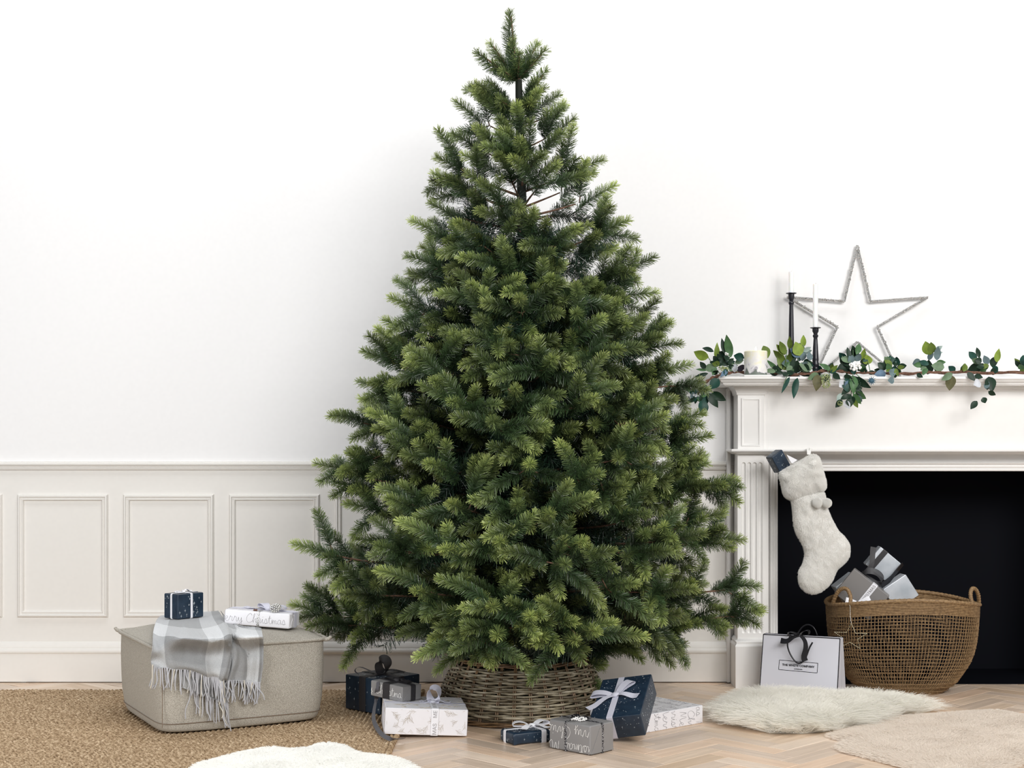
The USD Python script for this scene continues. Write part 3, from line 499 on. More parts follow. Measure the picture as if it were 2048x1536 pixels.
class Gift:
    """a wrapped box: origin corner o, axes R (columns), sizes d"""
    def __init__(s, name, label, o, R, d, m, loc=None, c=.003, group=None):
        s.o, s.R, s.d = A(*o), np.asarray(R, float), A(*d); base = s.p(.5, .5, 0) if loc is None else A(*loc)
        s.t = thing(name, label, 'gift', base, group); v, f = cbox(A(0, 0, 0), s.d, c); part(s.t, 'wrapped_box', (v @ s.R.T + s.o, f), m, 50)
    def p(s, a, b, c): return s.o + s.R @ (s.d * A(a, b, c))
    def face(s, which):
        """origin, right and up unit directions, width and height of a face seen from outside"""
        X_, Y_, Z_ = s.R.T; d = s.d
        return {'front': (s.p(0, 0, 0), X_, Z_, d[0], d[2]), 'back': (s.p(1, 1, 0), -X_, Z_, d[0], d[2]), 'left': (s.p(0, 1, 0), -Y_, Z_, d[1], d[2]), 'right': (s.p(1, 0, 0), Y_, Z_, d[1], d[2]), 'top': (s.p(0, 0, 1), X_, Y_, d[0], d[1])}[which]
    def loop(s, axis, f, w, m, name='ribbon', off=.0012):
        """a ribbon round the box in the plane square to the axis, at fraction f"""
        k = [i for i in range(3) if i != axis]; q = []
        e0, e1 = off, off; r = .004
        D0, D1 = s.d[k[0]], s.d[k[1]]
        for x, y in [(-e0, r), (-e0, D1 - r), (r * .2 - e0 * .4, D1 + e1 * .3 - r * .1), (r, D1 + e1), (D0 - r, D1 + e1), (D0 + e0 * .4 - r * .2, D1 + e1 * .3 - r * .1), (D0 + e0, D1 - r), (D0 + e0, r), (D0 + e0 * .4 - r * .2, -e1 * .3 + r * .1), (D0 - r, -e1 * .4), (r, -e1 * .4), (r * .2 - e0 * .4, -e1 * .3 + r * .1), (-e0, r)]:
            l = np.zeros(3); l[k[0]], l[k[1]], l[axis] = x, y, f * s.d[axis]; q.append(l)
        part(s.t, name, ribbon(np.array(q) @ s.R.T + s.o, s.R[:, axis], w, .0008), m, 40)
    def flap(s, which, m, inset=.0):
        """the folded end of the paper: a triangle lying on the face"""
        o, u, v, w, h = s.face(which); n = unit(np.cross(u, v))
        pts = [o + u * .004 + v * .004, o + u * (w - .004) + v * .004, o + u * w * .62 + v * h * .86, o + u * w * .38 + v * h * .86]
        part(s.t, 'folded_end', hull([p + n * e for p in pts for e in (-.0005, .0012)]), m, False)
    def script(s, which, h, m, w=.0016, text='Merry Christmas', flip=False, rot90=False, gap=1.75, x0=.0, skew=0):
        o, u, v, W, H = s.face(which)
        if rot90: o, u, v, W, H = o + v * H, -v, u, H, W
        if flip: o, u, v = o + u * W + v * H, -u, -v
        ls = []; y = h * .45; r = 0
        while y < H:
            l, adv = script_lines(text, h, w); sx = -((r * .43 + x0) % 1) * (adv + h)
            while sx < W:
                ls += [q + A(sx, y) for q in l]; sx += adv + h * .6
            y += h * gap; r += 1
        g = on_face(ls, o, u, v, w, (.003, .003, W - .003, H - .003))
        if g: part(s.t, 'printed_script', g, m, False)
    def stars(s, faces, n, seed, m='ink_star', r=.0075):
        g = random.Random(seed); ms = []
        for fc in faces:
            o, u, v, W, H = s.face(fc)
            for _ in range(int(n * W * H / .01)):
                rr = r * g.choice((.3, .35, .4, .55, .7, 1)); ms.append(star_mesh(o + u * g.uniform(.008, W - .008) + v * g.uniform(.008, H - .008), u, v, min(rr, .0075)))
        part(s.t, 'printed_stars', join(*ms), m, False, kind='stuff')
    def sprigs(s, which, n, seed, m='ink_gold'):
        g = random.Random(seed); o, u, v, W, H = s.face(which); ls = []
        cols_ = max(1, round(math.sqrt(n * W / H))); rows_ = max(1, round(n / cols_))
        for q_ in range(cols_ * rows_):
            c = A((q_ % cols_ + g.uniform(.1, .9)) * W / cols_, (q_ // cols_ + g.uniform(.1, .9)) * H / rows_); a = g.uniform(0, 6.28); L = g.uniform(.018, .026); dr = A(math.cos(a), math.sin(a)); ls.append(np.array([c, c + dr * L * .5, c + dr * L]))
            for k in range(7):
                b = a + (-1) ** k * g.uniform(.5, .95); st = c + dr * L * (.15 + .12 * k); e = A(math.cos(b), math.sin(b)); q = g.uniform(.006, .010); ls.append(np.array([st, st + e * q * .5, st + e * q])); ls.append(np.array([st + e * q * 1.15, st + e * q * 1.35, st + e * q * 1.55]))
        part(s.t, 'printed_sprigs', on_face(ls, o, u, v, .0008, (.004, .004, W - .004, H - .004)), m, False, kind='stuff')
def bow(t, c, u, v, n, L, w, m, lift=.5, tails=((-.8, -.7), (.9, -.5)), loops=((-1, .15), (1, .15)), knot=True):
    """a tied bow at c in the plane (u, v) with normal n"""
    c = A(*c)
    for a, b in loops:
        dr = unit(u * a + v * b); sd = np.cross(n, dr)
        p = catmull([c, c + dr * L * .45 + n * L * lift * .55, c + dr * L * .95 + n * L * lift * .5, c + dr * L + n * L * lift * .25, c + dr * L * .6 + n * L * .08, c + n * .002], 6)
        part(t, 'bow_loop', ribbon(p, sd, w * (.35 + .65 * np.sin(np.linspace(.25, np.pi - .25, len(p)))), .0008), m, 60)
    for a, b in tails:
        dr = u * a + v * b; ln = np.linalg.norm(dr); dr = dr / ln; sd = np.cross(n, dr)
        p = catmull([c + n * .003, c + dr * L * ln * .35 + n * .012, c + dr * L * ln * .75 + n * .004, c + dr * L * ln + n * .006], 6)
        part(t, 'bow_tail', ribbon(p, sd, w * np.clip(np.linspace(.4, 1.1, len(p)), 0, .9), .0008), m, 60)
    if knot:
        k = trimesh.creation.icosphere(2, 1.0); vv = np.array(k.vertices) * w * .42
        part(t, 'knot', (c + n * w * .2 + vv[:, :1] * u + vv[:, 1:2] * v * .9 + vv[:, 2:] * n * .6, np.array(k.faces)), m, True)
def yaw(u):
    """right-handed axes with x along the horizontal direction u"""
    u = unit(A(u[0], u[1], 0)); return np.stack([u, A(-u[1], u[0], 0), A(0, 0, 1)], 1)
UP = A(0, 0, 1)

# gifts on the floor, left of the tree basket
g = Gift('gift_box', 'large midnight blue starry gift with sheer black bow, behind the sprigged white gift', (-.468, 5.148, .0135), yaw((.135, .142)), (.192, .192, .124), 'paper_navy')
g.stars(('front', 'left', 'top'), 9, 3); g.loop(0, .5, .036, 'sheer_dark'); g.loop(1, .5, .036, 'sheer_dark')
c = g.p(.5, .5, 1) + UP * .002
part(g.t, 'bow_loop', ribbon(catmull([c, c + A(-.045, -.01, .012), c + A(-.085, -.02, .026), c + A(-.098, -.025, .015), c + A(-.085, -.02, .001)], 8), A(.2, 1, 0), .012), 'ribbon_grey', 60)
part(g.t, 'bow_loop', ribbon(catmull([c, c + A(-.012, -.01, .02), c + A(-.008, -.012, .048), c + A(.012, -.012, .052), c + A(.020, -.01, .03), c + A(.012, 0, .003)], 8), A(-.3, .2, .5) + A(.6, 0, 0), .034), 'sheer_dark', 60)
part(g.t, 'bow_tail', ribbon(catmull([c, c + A(.02, .0, .012), c + A(.05, .01, .010), c + A(.078, .015, .002)], 8), A(.1, 1, .2), .016), 'sheer_grey', 60)
u_ = unit(A(.272, .035, -.0137)); y_ = unit(A(-.035, .272, 0)); R = np.stack([u_, y_, np.cross(u_, y_)], 1)
wg = Gift('gift_box', 'white gift printed with fine golden sprigs, tied with a lettered white ribbon', (-.422, 4.784, .0165), R, (.275, .240, .0885), 'paper_white')
wg.sprigs('front', 26, 2); wg.sprigs('top', 40, 4); wg.sprigs('left', 22, 6); wg.flap('left', 'paper_white')
wg.loop(0, .60, .024, 'ribbon_white', off=.0016); wg.loop(1, .45, .022, 'sheer_white', off=.0012)
o, u, v, W, H = wg.face('front'); n = np.cross(u, v)
tm = meshkit.text_mesh('ME', .0125, .0004); vv = np.array(tm.vertices); P3 = o + u * (W * .60 + .0065) + v * (H * .66) + n * .0022 + vv[:, :1] * v - vv[:, 1:2] * u + vv[:, 2:] * n
part(wg.t, 'ribbon_lettering', (P3, np.array(tm.faces)), 'ink_grey', False)
o2, u2, v2, W2, H2 = wg.face('top'); n2 = UP; tm = meshkit.text_mesh('RRY CHRISTMAS', .0125, .0004); vv = np.array(tm.vertices)
part(wg.t, 'ribbon_lettering', (o2 + u2 * (W2 * .60 + .0065) + v2 * .006 + np.cross(u2, v2) * .0028 + vv[:, :1] * v2 - vv[:, 1:2] * u2 + vv[:, 2:] * np.cross(u2, v2), np.array(tm.faces)), 'ink_grey', False)
tm = meshkit.text_mesh('MAS', .0125, .0004); vv = np.array(tm.vertices); P3 = o + u * (W * .60 + .0065) + v * .003 + n * .0022 + vv[:, :1] * v - vv[:, 1:2] * u + vv[:, 2:] * n
part(wg.t, 'ribbon_lettering', (P3, np.array(tm.faces)), 'ink_grey', False)
c = wg.p(.60, .45, 1); part(wg.t, 'bow_loop', ribbon(catmull([c, c + A(-.012, .02, .02), c + A(-.008, .03, .045), c + A(.014, .03, .045), c + A(.018, .02, .02), c + A(.004, 0, .003)], 8), A(.2, .6, .4), .028), 'sheer_white', 60)
bow(wg.t, c, A(1, -.2, 0), A(.2, 1, 0), UP, .05, .024, 'sheer_white', .12, ((-.9, .2), (1.2, .1)), ((-1, -.3),))
tm = meshkit.text_mesh('MERRY', .011, .0004)
u_ = unit(A(.117, -.107, -.006)); y_ = unit(A(.107, .117, 0)); R = np.stack([u_, y_, np.cross(u_, y_)], 1); o_ = A(-.489, 5.004, .1075)
gg = Gift('gift_box', 'small grey gift with white handwriting and sheer black ribbon, lying on the sprigged white gift', o_, R, (.160, .090, .053), 'paper_grey')
gg.script('front', .030, 'ink_white', .0012, gap=2.6, x0=.3); gg.flap('right', 'paper_grey'); gg.loop(0, .50, .034, 'sheer_dark'); gg.loop(1, .55, .022, 'sheer_dark', off=.0018)
c = gg.p(.5, .55, 1); bow(gg.t, c, R[:, 0], R[:, 1], UP, .055, .03, 'sheer_dark', .25, ((.9, .3), (-.7, .6)))
tl = [gg.p(.24, -.01, 1), gg.p(.23, -.03, .4), fl(752, 1400, .08), fl(747, 1432, .045), fl(752, 1452, .028), fl(768, 1472, .022), fl(786, 1478, .022), fl(808, 1477, .016)]
part(gg.t, 'trailing_ribbon', ribbon(catmull(tl, 8), A(.6, -.5, .3), .015), 'ribbon_grey', 60)

# gifts on the floor, in front of and right of the basket
R = yaw((.884, .471)); g = Gift('gift_box', 'smallest floor gift, dark blue with gold stars and a white satin bow', (.0053, 4.679, 0), R, (.14, .0969, .0405), 'paper_navy', c=.007)
g.stars(('front', 'top', 'left'), 22, 5, 'ink_star'); g.loop(1, .62, .016, 'ribbon_white'); g.loop(0, .80, .018, 'ribbon_white')
c = g.p(.72, .62, 1); bow(g.t, c, R[:, 0], R[:, 1], UP, .064, .032, 'ribbon_white', .5, ((-.9, -.5), (.7, -.7)), ((-1, .45), (.9, .2)))
part(g.t, 'folded_corner', hull([g.p(a, -.012, b) for a, b in ((.0, .05), (.0, .7), (.18, .62), (.22, .2))] + [g.p(a, .0, b) for a, b in ((.0, .05), (.0, .7), (.18, .62), (.22, .2))]), 'paper_navy', False)
R = yaw((.127, -.12)); g = Gift('gift_box', 'grey gift with white handwriting, black glitter cord and a pearl wreath on top', (.117, 4.646, 0), R, (.1755, .118, .094), 'paper_grey', c=.006)
g.script('front', .036, 'ink_white', .0012, flip=True, gap=1.35, x0=.15); g.flap('right', 'paper_grey')
g.loop(0, .42, .0075, 'glitter_dark', 'cord'); g.loop(1, .5, .0075, 'glitter_dark', 'cord', .002)
c = g.p(.45, .5, 1) + UP * .002; bow(g.t, c, R[:, 0], R[:, 1], UP, .035, .008, 'ribbon_black', .4, ((-1.3, -.6), (1.1, .5), (-1.1, .9)))
rg = random.Random(4); pearls = []
for k in range(60):
    a = k / 60 * 6.283; rr = .017 + rg.uniform(-.004, .004); q = trimesh.creation.icosphere(1, .0024); pearls.append((np.array(q.vertices) + g.p(.56, .30, 1) + A(rr * math.cos(a) * 1.15, rr * math.sin(a), .004 + rg.uniform(0, .006)), np.array(q.faces)))
part(g.t, 'pearl_wreath', join(*pearls), 'berry_white', True, label='little wreath of ivory pearls', kind='stuff')
g = Gift('gift_box', 'flat white gift printed with grey handwriting, under the leaning blue gift', (.44, 4.874, 0), yaw((.213, .182)), (.30, .26, .063), 'paper_white')
g.script('front', .032, 'ink_grey', .0011, rot90=True, gap=1.3, x0=.2); g.script('top', .034, 'ink_grey', .0011, rot90=True, gap=1.5, x0=.5)
RF = np.array([[0.9397, 0.2272, -0.2558], [-0.301, 0.9044, -0.3023], [0.1626, 0.3611, 0.9182]]); dF = A(.1739, .26, .0804)
oF = A(.4141, 4.6812, .1021) + RF @ A(-dF[0], 0, -dF[2])
g = Gift('gift_box', 'blue starry gift with white organza bow leaning askew against the basket', oF, RF, dF, 'paper_navy', loc=(.38, 4.83, 0))
g.stars(('top', 'right', 'front'), 24, 8, 'ink_star', .0045); g.loop(0, .40, .021, 'sheer_white')
c = g.p(.40, .52, 1); u, v, n = RF.T
bow(g.t, c, u, v, n, .085, .032, 'sheer_white', .35, ((-1.0, -.85), (.95, -.25)), ((-1, .10), (.55, .85)))

# gifts on the ottoman
ang = .8718; R = yaw((math.cos(ang), math.sin(ang)))
g = Gift('gift_box', 'small dark blue starry gift with thin white ribbon, on the throw on the ottoman', (-1.186, 5.148, .352), R, (.1135, .0813, .0885), 'paper_navy')
g.stars(('front', 'left'), 26, 11, 'ink_star', .010); g.flap('left', 'paper_navy'); g.loop(0, .52, .0095, 'ribbon_white'); g.loop(1, .45, .0095, 'ribbon_white', off=.0018)
bow(g.t, g.p(.5, .5, 1), R[:, 0], R[:, 1], UP, .034, .014, 'ribbon_white', .35, ((1.1, .2),), ((-1, .3), (.6, .8)))
u_ = unit(A(.238, -.05, -.012)); y_ = unit(A(.05, .238, 0)); R = np.stack([u_, y_, np.cross(u_, y_)], 1)
g = Gift('gift_box', 'long white gift with grey handwriting, glitter band and silver pine cone on the ottoman', (-1.011, 5.085, .3435), R, (.243, .10, .053), 'paper_white', c=.005)
g.script('front', .030, 'ink_grey', .0009, gap=1.5, x0=.1); g.flap('right', 'paper_white'); g.loop(0, .52, .009, 'glitter', 'glitter_band'); g.loop(1, .30, .003, 'ink_grey', 'cord', .0015); g.loop(1, .55, .03, 'sheer_white')
c = g.p(.60, .5, 1); bow(g.t, c, R[:, 0], R[:, 1], UP, .06, .035, 'sheer_white', .55, ((-1.6, .3), (.4, .9)), ((1, .1), (-.5, .5)))
cone = []; rg = random.Random(2); cc = g.p(.76, .15, 1) + UP * .016
for k in range(48):
    t = (k + .5) / 48; ph = k * 2.39996; r = .0135 * math.sqrt(max(0, 1 - (2 * t - .9) ** 2 * .8)); ax = A(.93, -.1, .35); ax = ax / np.linalg.norm(ax); s1 = unit(np.cross(ax, UP)); s2 = np.cross(ax, s1)
    q = trimesh.creation.icosphere(1, .0036); dr = s1 * math.cos(ph) + s2 * math.sin(ph); vq = np.array(q.vertices); cone.append((cc + ax * (t - .5) * .034 + dr * r + vq * A(1, 1, .8), np.array(q.faces)))
part(g.t, 'pine_cone', join(*cone), 'silver', 30, label='silver glittered pine cone')
for k in (0, 1): part(g.t, 'bead', (np.array(trimesh.creation.icosphere(2, .004).vertices) + g.p(.44 + .03 * k, .12, 1.06), np.array(trimesh.creation.icosphere(2, .004).faces)), 'twig', True)

# ------------------------------------------------------------------ wicker skirt round the tree's foot
TX, TY = .036, 5.275
bk = thing('wicker_basket', 'low tapered grey-brown wicker skirt round the foot of the tree', 'basket', (TX, TY, 0))
BH, RB, RT = .205, .320, .236
def brad(z): t = z / BH; return RB + (RT - RB) * (t) + .005 * math.sin(t * 3.1)
NS = 32; rows = 21
for k in range(rows):
    z = .026 + (BH - .048) * k / (rows - 1); a = np.linspace(0, 2 * np.pi, NS * 8, endpoint=False)
    wv = np.sin(a * NS / 2 + (k % 2) * np.pi); r = brad(z) + .0058 * np.sign(wv) * np.abs(wv) ** .7; zz = z + .0016 * np.sin(a * 3 + k * 1.7) + .0012 * np.sin(a * 11 + k)
    part(bk, 'weaver', tube(np.stack([TX + r * np.cos(a), TY + r * np.sin(a), zz], 1), .0046 + .0009 * np.sin(a * 4 + k * 2.3), 6, True), 'wicker', True)
for k in range(NS):
    for e in (-1, 1):
        a = (k + .5) / NS * 2 * np.pi * 1 + e * .0115
        pts = [(TX + brad(z) * math.cos(a), TY + brad(z) * math.sin(a), z) for z in np.linspace(.004, BH - .004, 7)]
        part(bk, 'stake', tube(np.array(pts), .0027, 6), 'wicker_brown', True)
def rope_ring(z0, r0, n, amp, rad, turns, m, name):
    a = np.linspace(0, 2 * np.pi, 200, endpoint=False)
    for k in range(n):
        ph = 2 * np.pi * k / n; r = r0 + amp * np.cos(a * turns + ph); part(bk, name, tube(np.stack([TX + r * np.cos(a), TY + r * np.sin(a), z0 + amp * np.sin(a * turns + ph)], 1), rad, 6, True), m, True)
rope_ring(BH - .004, RT + .001, 3, .0050, .0036, 7, 'wicker_brown', 'rim_rod'); rope_ring(.0105, RB + .001, 3, .0055, .0038, 7, 'wicker_brown', 'base_rod')

# ------------------------------------------------------------------ things on the chimneypiece
shz = zs1
def candle(name_holder, label_h, label_c, x, d, zpan, ztop, prof, rc):
    x0 = X(x, d); h = thing(name_holder, label_h, 'candlestick', (x0, d, shz))
    part(h, 'stick', lathe(prof, A(x0, d, 0), 32), 'black_enamel', 40)
    part(h, 'drip_pan', lathe([(.001, zpan - .004), (.0175, zpan - .004), (.0215, zpan - .002), (.0215, zpan), (.016, zpan + .0005), (.001, zpan)], A(x0, d, 0), 32), 'black_enamel', 40)
    c = thing('taper_candle', label_c, 'candle', (x0, d, zpan)); part(c, 'wax', lathe([(.0005, zpan + .001), (rc, zpan + .001), (rc * .97, ztop - .003), (rc * .8, ztop), (.0005, ztop - .001)], A(x0, d, 0), 24), 'wax_white', 40)
    part(c, 'wick', tube(np.array([(x0, d, ztop - .002), (x0 + .001, d, ztop + .006)]), .0008, 5), 'ink_black', True)
    part(c, 'flame', lathe([(.0003, ztop + .003), (.003, ztop + .008), (.0042, ztop + .014), (.003, ztop + .024), (.0012, ztop + .034), (.0002, ztop + .040)], A(x0, d, 0), 16), 'flame', True)
d1 = 5.87; zp = Z(586, d1)
candle('candlestick', 'tall black turned candlestick on the mantel shelf', 'burning white taper in the tall black candlestick', 1582.5, d1, zp, Z(543, d1),
       [(.001, shz), (.034, shz), (.036, shz + .004), (.034, shz + .010), (.02, shz + .016), (.014, shz + .024), (.0155, shz + .03), (.0175, shz + .036), (.0135, shz + .042), (.0125, shz + .06), (.0115, zp - .22), (.0092, zp - .10), (.008, zp - .048), (.0105, zp - .044), (.0108, zp - .038), (.008, zp - .034), (.009, zp - .028), (.012, zp - .022), (.0125, zp - .004), (.001, zp - .003)], .0105)
d2 = 5.80; zp = Z(655, d2)
candle('candlestick', 'short black turned candlestick in front of the star', 'burning white taper in the short black candlestick', 1631, d2, zp, Z(568, d2),
       [(.001, shz), (.030, shz), (.032, shz + .004), (.030, shz + .009), (.014, shz + .016), (.0105, shz + .024), (.0125, shz + .032), (.0135, shz + .037), (.0115, shz + .042), (.0145, shz + .050), (.0142, shz + .056), (.0115, shz + .062), (.0128, shz + .07), (.0125, shz + .078), (.0085, zp - .052), (.0075, zp - .042), (.0105, zp - .037), (.0108, zp - .031), (.0075, zp - .027), (.009, zp - .022), (.0125, zp - .016), (.0128, zp - .004), (.001, zp - .003)], .0105)
d3 = 5.775; x3 = X(1511.5, d3)
t = thing('candle_plate', 'small square white plate under the thick pillar candle', 'plate', (x3, d3, shz)); part(t, 'plate', cbox(A(x3 - .055, d3 - .050, shz), A(x3 + .055, d3 + .050, shz + .007), .002), 'mantel_paint', 40)
part(t, 'foot', cbox(A(x3 - .048, d3 - .044, shz - .0005), A(x3 + .048, d3 + .044, shz + .002), .0005), 'mantel_paint', 40)
t = thing('pillar_candle', 'thick ivory pillar candle with pressed leaves, on a white plate on the shelf', 'candle', (x3, d3, shz + .007)); rc = .0458; zt3 = Z(702, d3)
part(t, 'wax', lathe([(.001, shz + .007), (rc, shz + .007), (rc, zt3 - .003), (rc - .003, zt3), (rc - .008, zt3 - .001), (.012, zt3 - .006), (.001, zt3 - .006)], A(x3, d3, 0), 48), 'wax_pressed_glow', 40)
part(t, 'wick', tube(np.array([(x3, d3, zt3 - .007), (x3 + .001, d3, zt3 + .004)]), .0012, 5), 'ink_black', True)
part(t, 'flame', lathe([(.0003, zt3 - .001), (.0035, zt3 + .003), (.0042, zt3 + .007), (.0028, zt3 + .013), (.0003, zt3 + .018)], A(x3, d3, 0), 16), 'flame', True)

sd = 5.925; st = thing('star_ornament', 'large open star with glittering silver beads leaning on the wall above the mantel', 'star', (X(1714.5, sd), sd, shz))
tips = [(1714.5, 491), (1740.5, 603), (1855, 595), (1754.5, 654), (1802, 757), (1714.5, 684), (1627, 757), (1674.5, 654), (1574, 594), (1688.5, 603)]
def lean(x, y): d = sd + (750 - y) * .00006; return px(x, y, d)
tp = [lean(*p) for p in tips]
for k in range(10):
    a, b = tp[k], tp[(k + 1) % 10]; n = 24; pts = a + (b - a) * np.linspace(0, 1, n)[:, None]
    part(st, 'bar', tube(pts, .0052, 8), 'glitter', 40)
rg = np.random.default_rng(5); beads = []
for k in range(10):
    a, b = tp[k], tp[(k + 1) % 10]; ln = np.linalg.norm(b - a)
    for i in range(int(ln / .0075)):
        q = trimesh.creation.icosphere(0, rg.uniform(.0022, .0036)); an = rg.uniform(0, 6.28); beads.append((np.array(q.vertices) + a + (b - a) * rg.random() + A(math.cos(an) * .0056, -abs(math.sin(an)) * .0056, math.sin(an * 2) * .004), np.array(q.faces)))
part(st, 'beads', join(*beads), 'silver', False, kind='stuff', label='glinting silver beads')

# ------------------------------------------------------------------ carrier bag before the fireplace
BS = .985
def bp(x, y, d): return px(x, y, d * BS)
BL, BR = A(.983, 5.76, 0) * BS, A(1.257, 5.61, 0) * BS; BL[2] = BR[2] = .001; TL, TR = bp(1527, 1268.5, 5.79), bp(1678, 1276, 5.66)
pn_ = np.cross(BR - BL, TL - BL); TR = TR - A(0, 1, 0) * ((TR - BL) @ pn_) / pn_[1]
bn = unit(A(BR[1] - BL[1], -(BR[0] - BL[0]), 0)); bn = bn if bn[1] < 0 else -bn       # outward normal of the front
BL2, BR2 = BL - bn * .085, BR - bn * .125; TL2, TR2 = TL - bn * .030, TR - bn * .040
bag = thing('carrier_bag', 'white paper carrier bag with black edges, bow and shop lettering', 'bag', tuple((BL + BR) / 2))
part(bag, 'paper_bag', hull([BL, BR, TL, TR, BL2, BR2, TL2, TR2]), 'bag_paper', False)
for k, (a, b) in enumerate(((TL, TR), (TL, BL), (TR, BR), (TL2, TR2), (TL, TL2))): part(bag, 'edge_piping', tube(np.array([a + (b - a) * t + bn * .0004 for t in np.linspace(0, 1, 4)]), .0017, 6), 'ribbon_black', True)
part(bag, 'gusset_crease', tube(np.array([(TR + TR2) / 2, (BR + BR2) / 2 * A(1, 1, 1)]), .0008, 5), 'ink_grey', True)
def bq(s, t): return (TL * (1 - s) + TR * s) * (1 - t) + (BL * (1 - s) + BR * s) * t
fr_ = [(.235, .415), (.735, .425), (.732, .585), (.232, .575)]
part(bag, 'label_frame', join(*[ribbon(np.array([bq(*fr_[k]) + (bq(*fr_[(k + 1) % 4]) - bq(*fr_[k])) * t for t in (0, .5, 1)]) + bn * .0008, np.cross(bn, bq(*fr_[(k + 1) % 4]) - bq(*fr_[k])), .0016, .0006) for k in range(4)]), 'ink_black', False)
for txt, (s0, s1), tb, hh in (('THE WHITE COMPANY', (.275, .695), .505, .0078), ('LONDON', (.432, .538), .553, .0036)):
    tm = meshkit.text_mesh(txt, hh, .0006, True); v = np.array(tm.vertices); W_ = v[:, 0].max(); o = bq(s0, tb); u = bq(s1, tb + .002) - o; ln = np.linalg.norm(u); u = u / ln; w = unit(np.cross(u, bn)); w = w if w[2] > 0 else -w
    part(bag, 'lettering', (o + bn * .0006 + v[:, :1] * (ln / W_) * u + v[:, 1:2] * w + v[:, 2:] * bn, np.array(tm.faces)), 'ink_black', False, label='lettering THE WHITE COMPANY' if len(txt) > 8 else 'small lettering LONDON')
hp = lambda l, off=.012, dd=5.70: np.array([bp(x, y, dd - .0009 * (x - 1600)) + bn * off for x, y in l])
part(bag, 'handle', tube(catmull(hp([(1582, 1272), (1577, 1285), (1580, 1302), (1589, 1318), (1598, 1325.5), (1608, 1322), (1615, 1311), (1620, 1297), (1627, 1284)]), 8), .0031, 8), 'ribbon_black', True)
part(bag, 'handle', tube(catmull(hp([(1590, 1270), (1600, 1256), (1611, 1251), (1622, 1256), (1630, 1272)], -.03), 8), .0024, 8), 'ribbon_black', True)
vd = A(0, 0, 1.)
part(bag, 'bow_tail', ribbon(catmull(hp([(1601, 1270), (1588, 1274), (1577, 1281), (1564, 1280)], .016), 8), A(.2, 0, 1), np.linspace(.010, .022, 25), .0008), 'ribbon_black', 60)
part(bag, 'bow_tail', ribbon(catmull(hp([(1604, 1270), (1612, 1280), (1614, 1296), (1611, 1312), (1613, 1321)], .018), 8), A(1, -.3, .1), np.linspace(.012, .024, 33), .0008), 'ribbon_black', 60)
part(bag, 'bow_loop', ribbon(catmull(hp([(1601, 1269), (1591, 1265), (1581, 1264), (1579, 1268), (1590, 1271), (1601, 1270)], .014), 8), A(.3, -1, .3), .018, .0008), 'ribbon_black', 60)
part(bag, 'bow_loop', ribbon(catmull(hp([(1602, 1269), (1610, 1262), (1619, 1261), (1620, 1266), (1611, 1270), (1602, 1270)], .014), 8), A(.3, -1, .3), .018, .0008), 'ribbon_black', 60)

# ------------------------------------------------------------------ seagrass basket in the fireplace
QX, QY = 1.545, 5.745
sb = thing('seagrass_basket', 'tall open-weave seagrass basket full of silver gifts at the fireplace', 'basket', (QX, QY, 0))
az = CubicSpline([0, .012, .05, .10, .16, .22, .30, .39], [.150, .178, .216, .250, .275, .286, .292, .296])
def bsk(th, zf, ex=0.0):
    """th: angle, zf: 0..1 up the wall"""
    th = np.asarray(th, float); zr = .341 + .034 * np.sin(th) ** 2; z = zf * zr; a = az(z) + ex
    c, s = np.cos(th), np.sin(th); p = 2.5
    r = (np.abs(c) ** p + np.abs(s) ** p) ** (-1 / p)
    return np.stack([QX + a * r * c, QY + a * .70 * r * s, z + .003], -1)
TH = np.linspace(0, 2 * np.pi, 120, endpoint=False); ms = []
for k in range(136):
    t0 = k / 136 * 2 * np.pi; zf = np.linspace(.01, .88, 9); ms.append(tube(bsk(t0 + .10 * (zf - .5), zf), .00175, 4))
part(sb, 'upright_strands', join(*ms), 'seagrass', True, kind='stuff')
for k in range(23): part(sb, 'woven_row', tube(bsk(TH, .03 + .83 * (k / 22) ** .92, .0015 * (-1) ** k), .0015, 5, True), 'seagrass', True)
for k in range(8): part(sb, 'rim_band', tube(bsk(TH, .865 + .115 * k / 7) + .0012 * np.sin(TH * 60 + k * np.pi)[:, None] * A(1, 1, 0), .0031, 6, True), 'seagrass', True)
part(sb, 'rolled_rim', tube(bsk(np.linspace(0, 2 * np.pi, 300, endpoint=False), 1.0), .0078 + .0009 * np.sin(np.arange(300) * 2.2), 8, True), 'seagrass', True)
part(sb, 'base', join(*[tube(bsk(TH, .006 + .002 * k, -.012 * k - .001), .006, 6, True) for k in range(12)]), 'seagrass', True)
for m_ in (1, -1):
    q = [A(X(1665, 5.69), 5.69, Z(1209, 5.69)), px(1672, 1190, 5.67), px(1682, 1178.5, 5.655), px(1693, 1178, 5.64), px(1700, 1190, 5.625), px(1701, 1201, 5.615), A(X(1700, 5.61), 5.61, Z(1214, 5.61))]
    q = np.array(q); 
    if m_ < 0: q[:, 0] = 2 * QX - q[:, 0]
    h = catmull(q, 12); part(sb, 'handle', tube(h, .0078 + .001 * np.sin(np.arange(len(h)) * 1.9), 8), 'seagrass', True)
def tilted(ang, yw):
    c, s = math.cos(ang), math.sin(ang); R0 = np.array([[c, 0, s], [0, 1, 0], [-s, 0, c]]); y = math.radians(yw)
    return np.array([[math.cos(y), -math.sin(y), 0], [math.sin(y), math.cos(y), 0], [0, 0, 1]]) @ R0
R = tilted(math.radians(38), -16); ap = px(1708, 1137, 5.67); dG = A(.170, .055, .125)
g = Gift('gift_box', 'taupe gift with lettered white ribbon standing tilted in the seagrass basket', ap - R @ A(0, 0, dG[2]), R, dG, 'paper_taupe', loc=(1.40, 5.69, .3)); g.loop(0, .60, .022, 'ribbon_white')
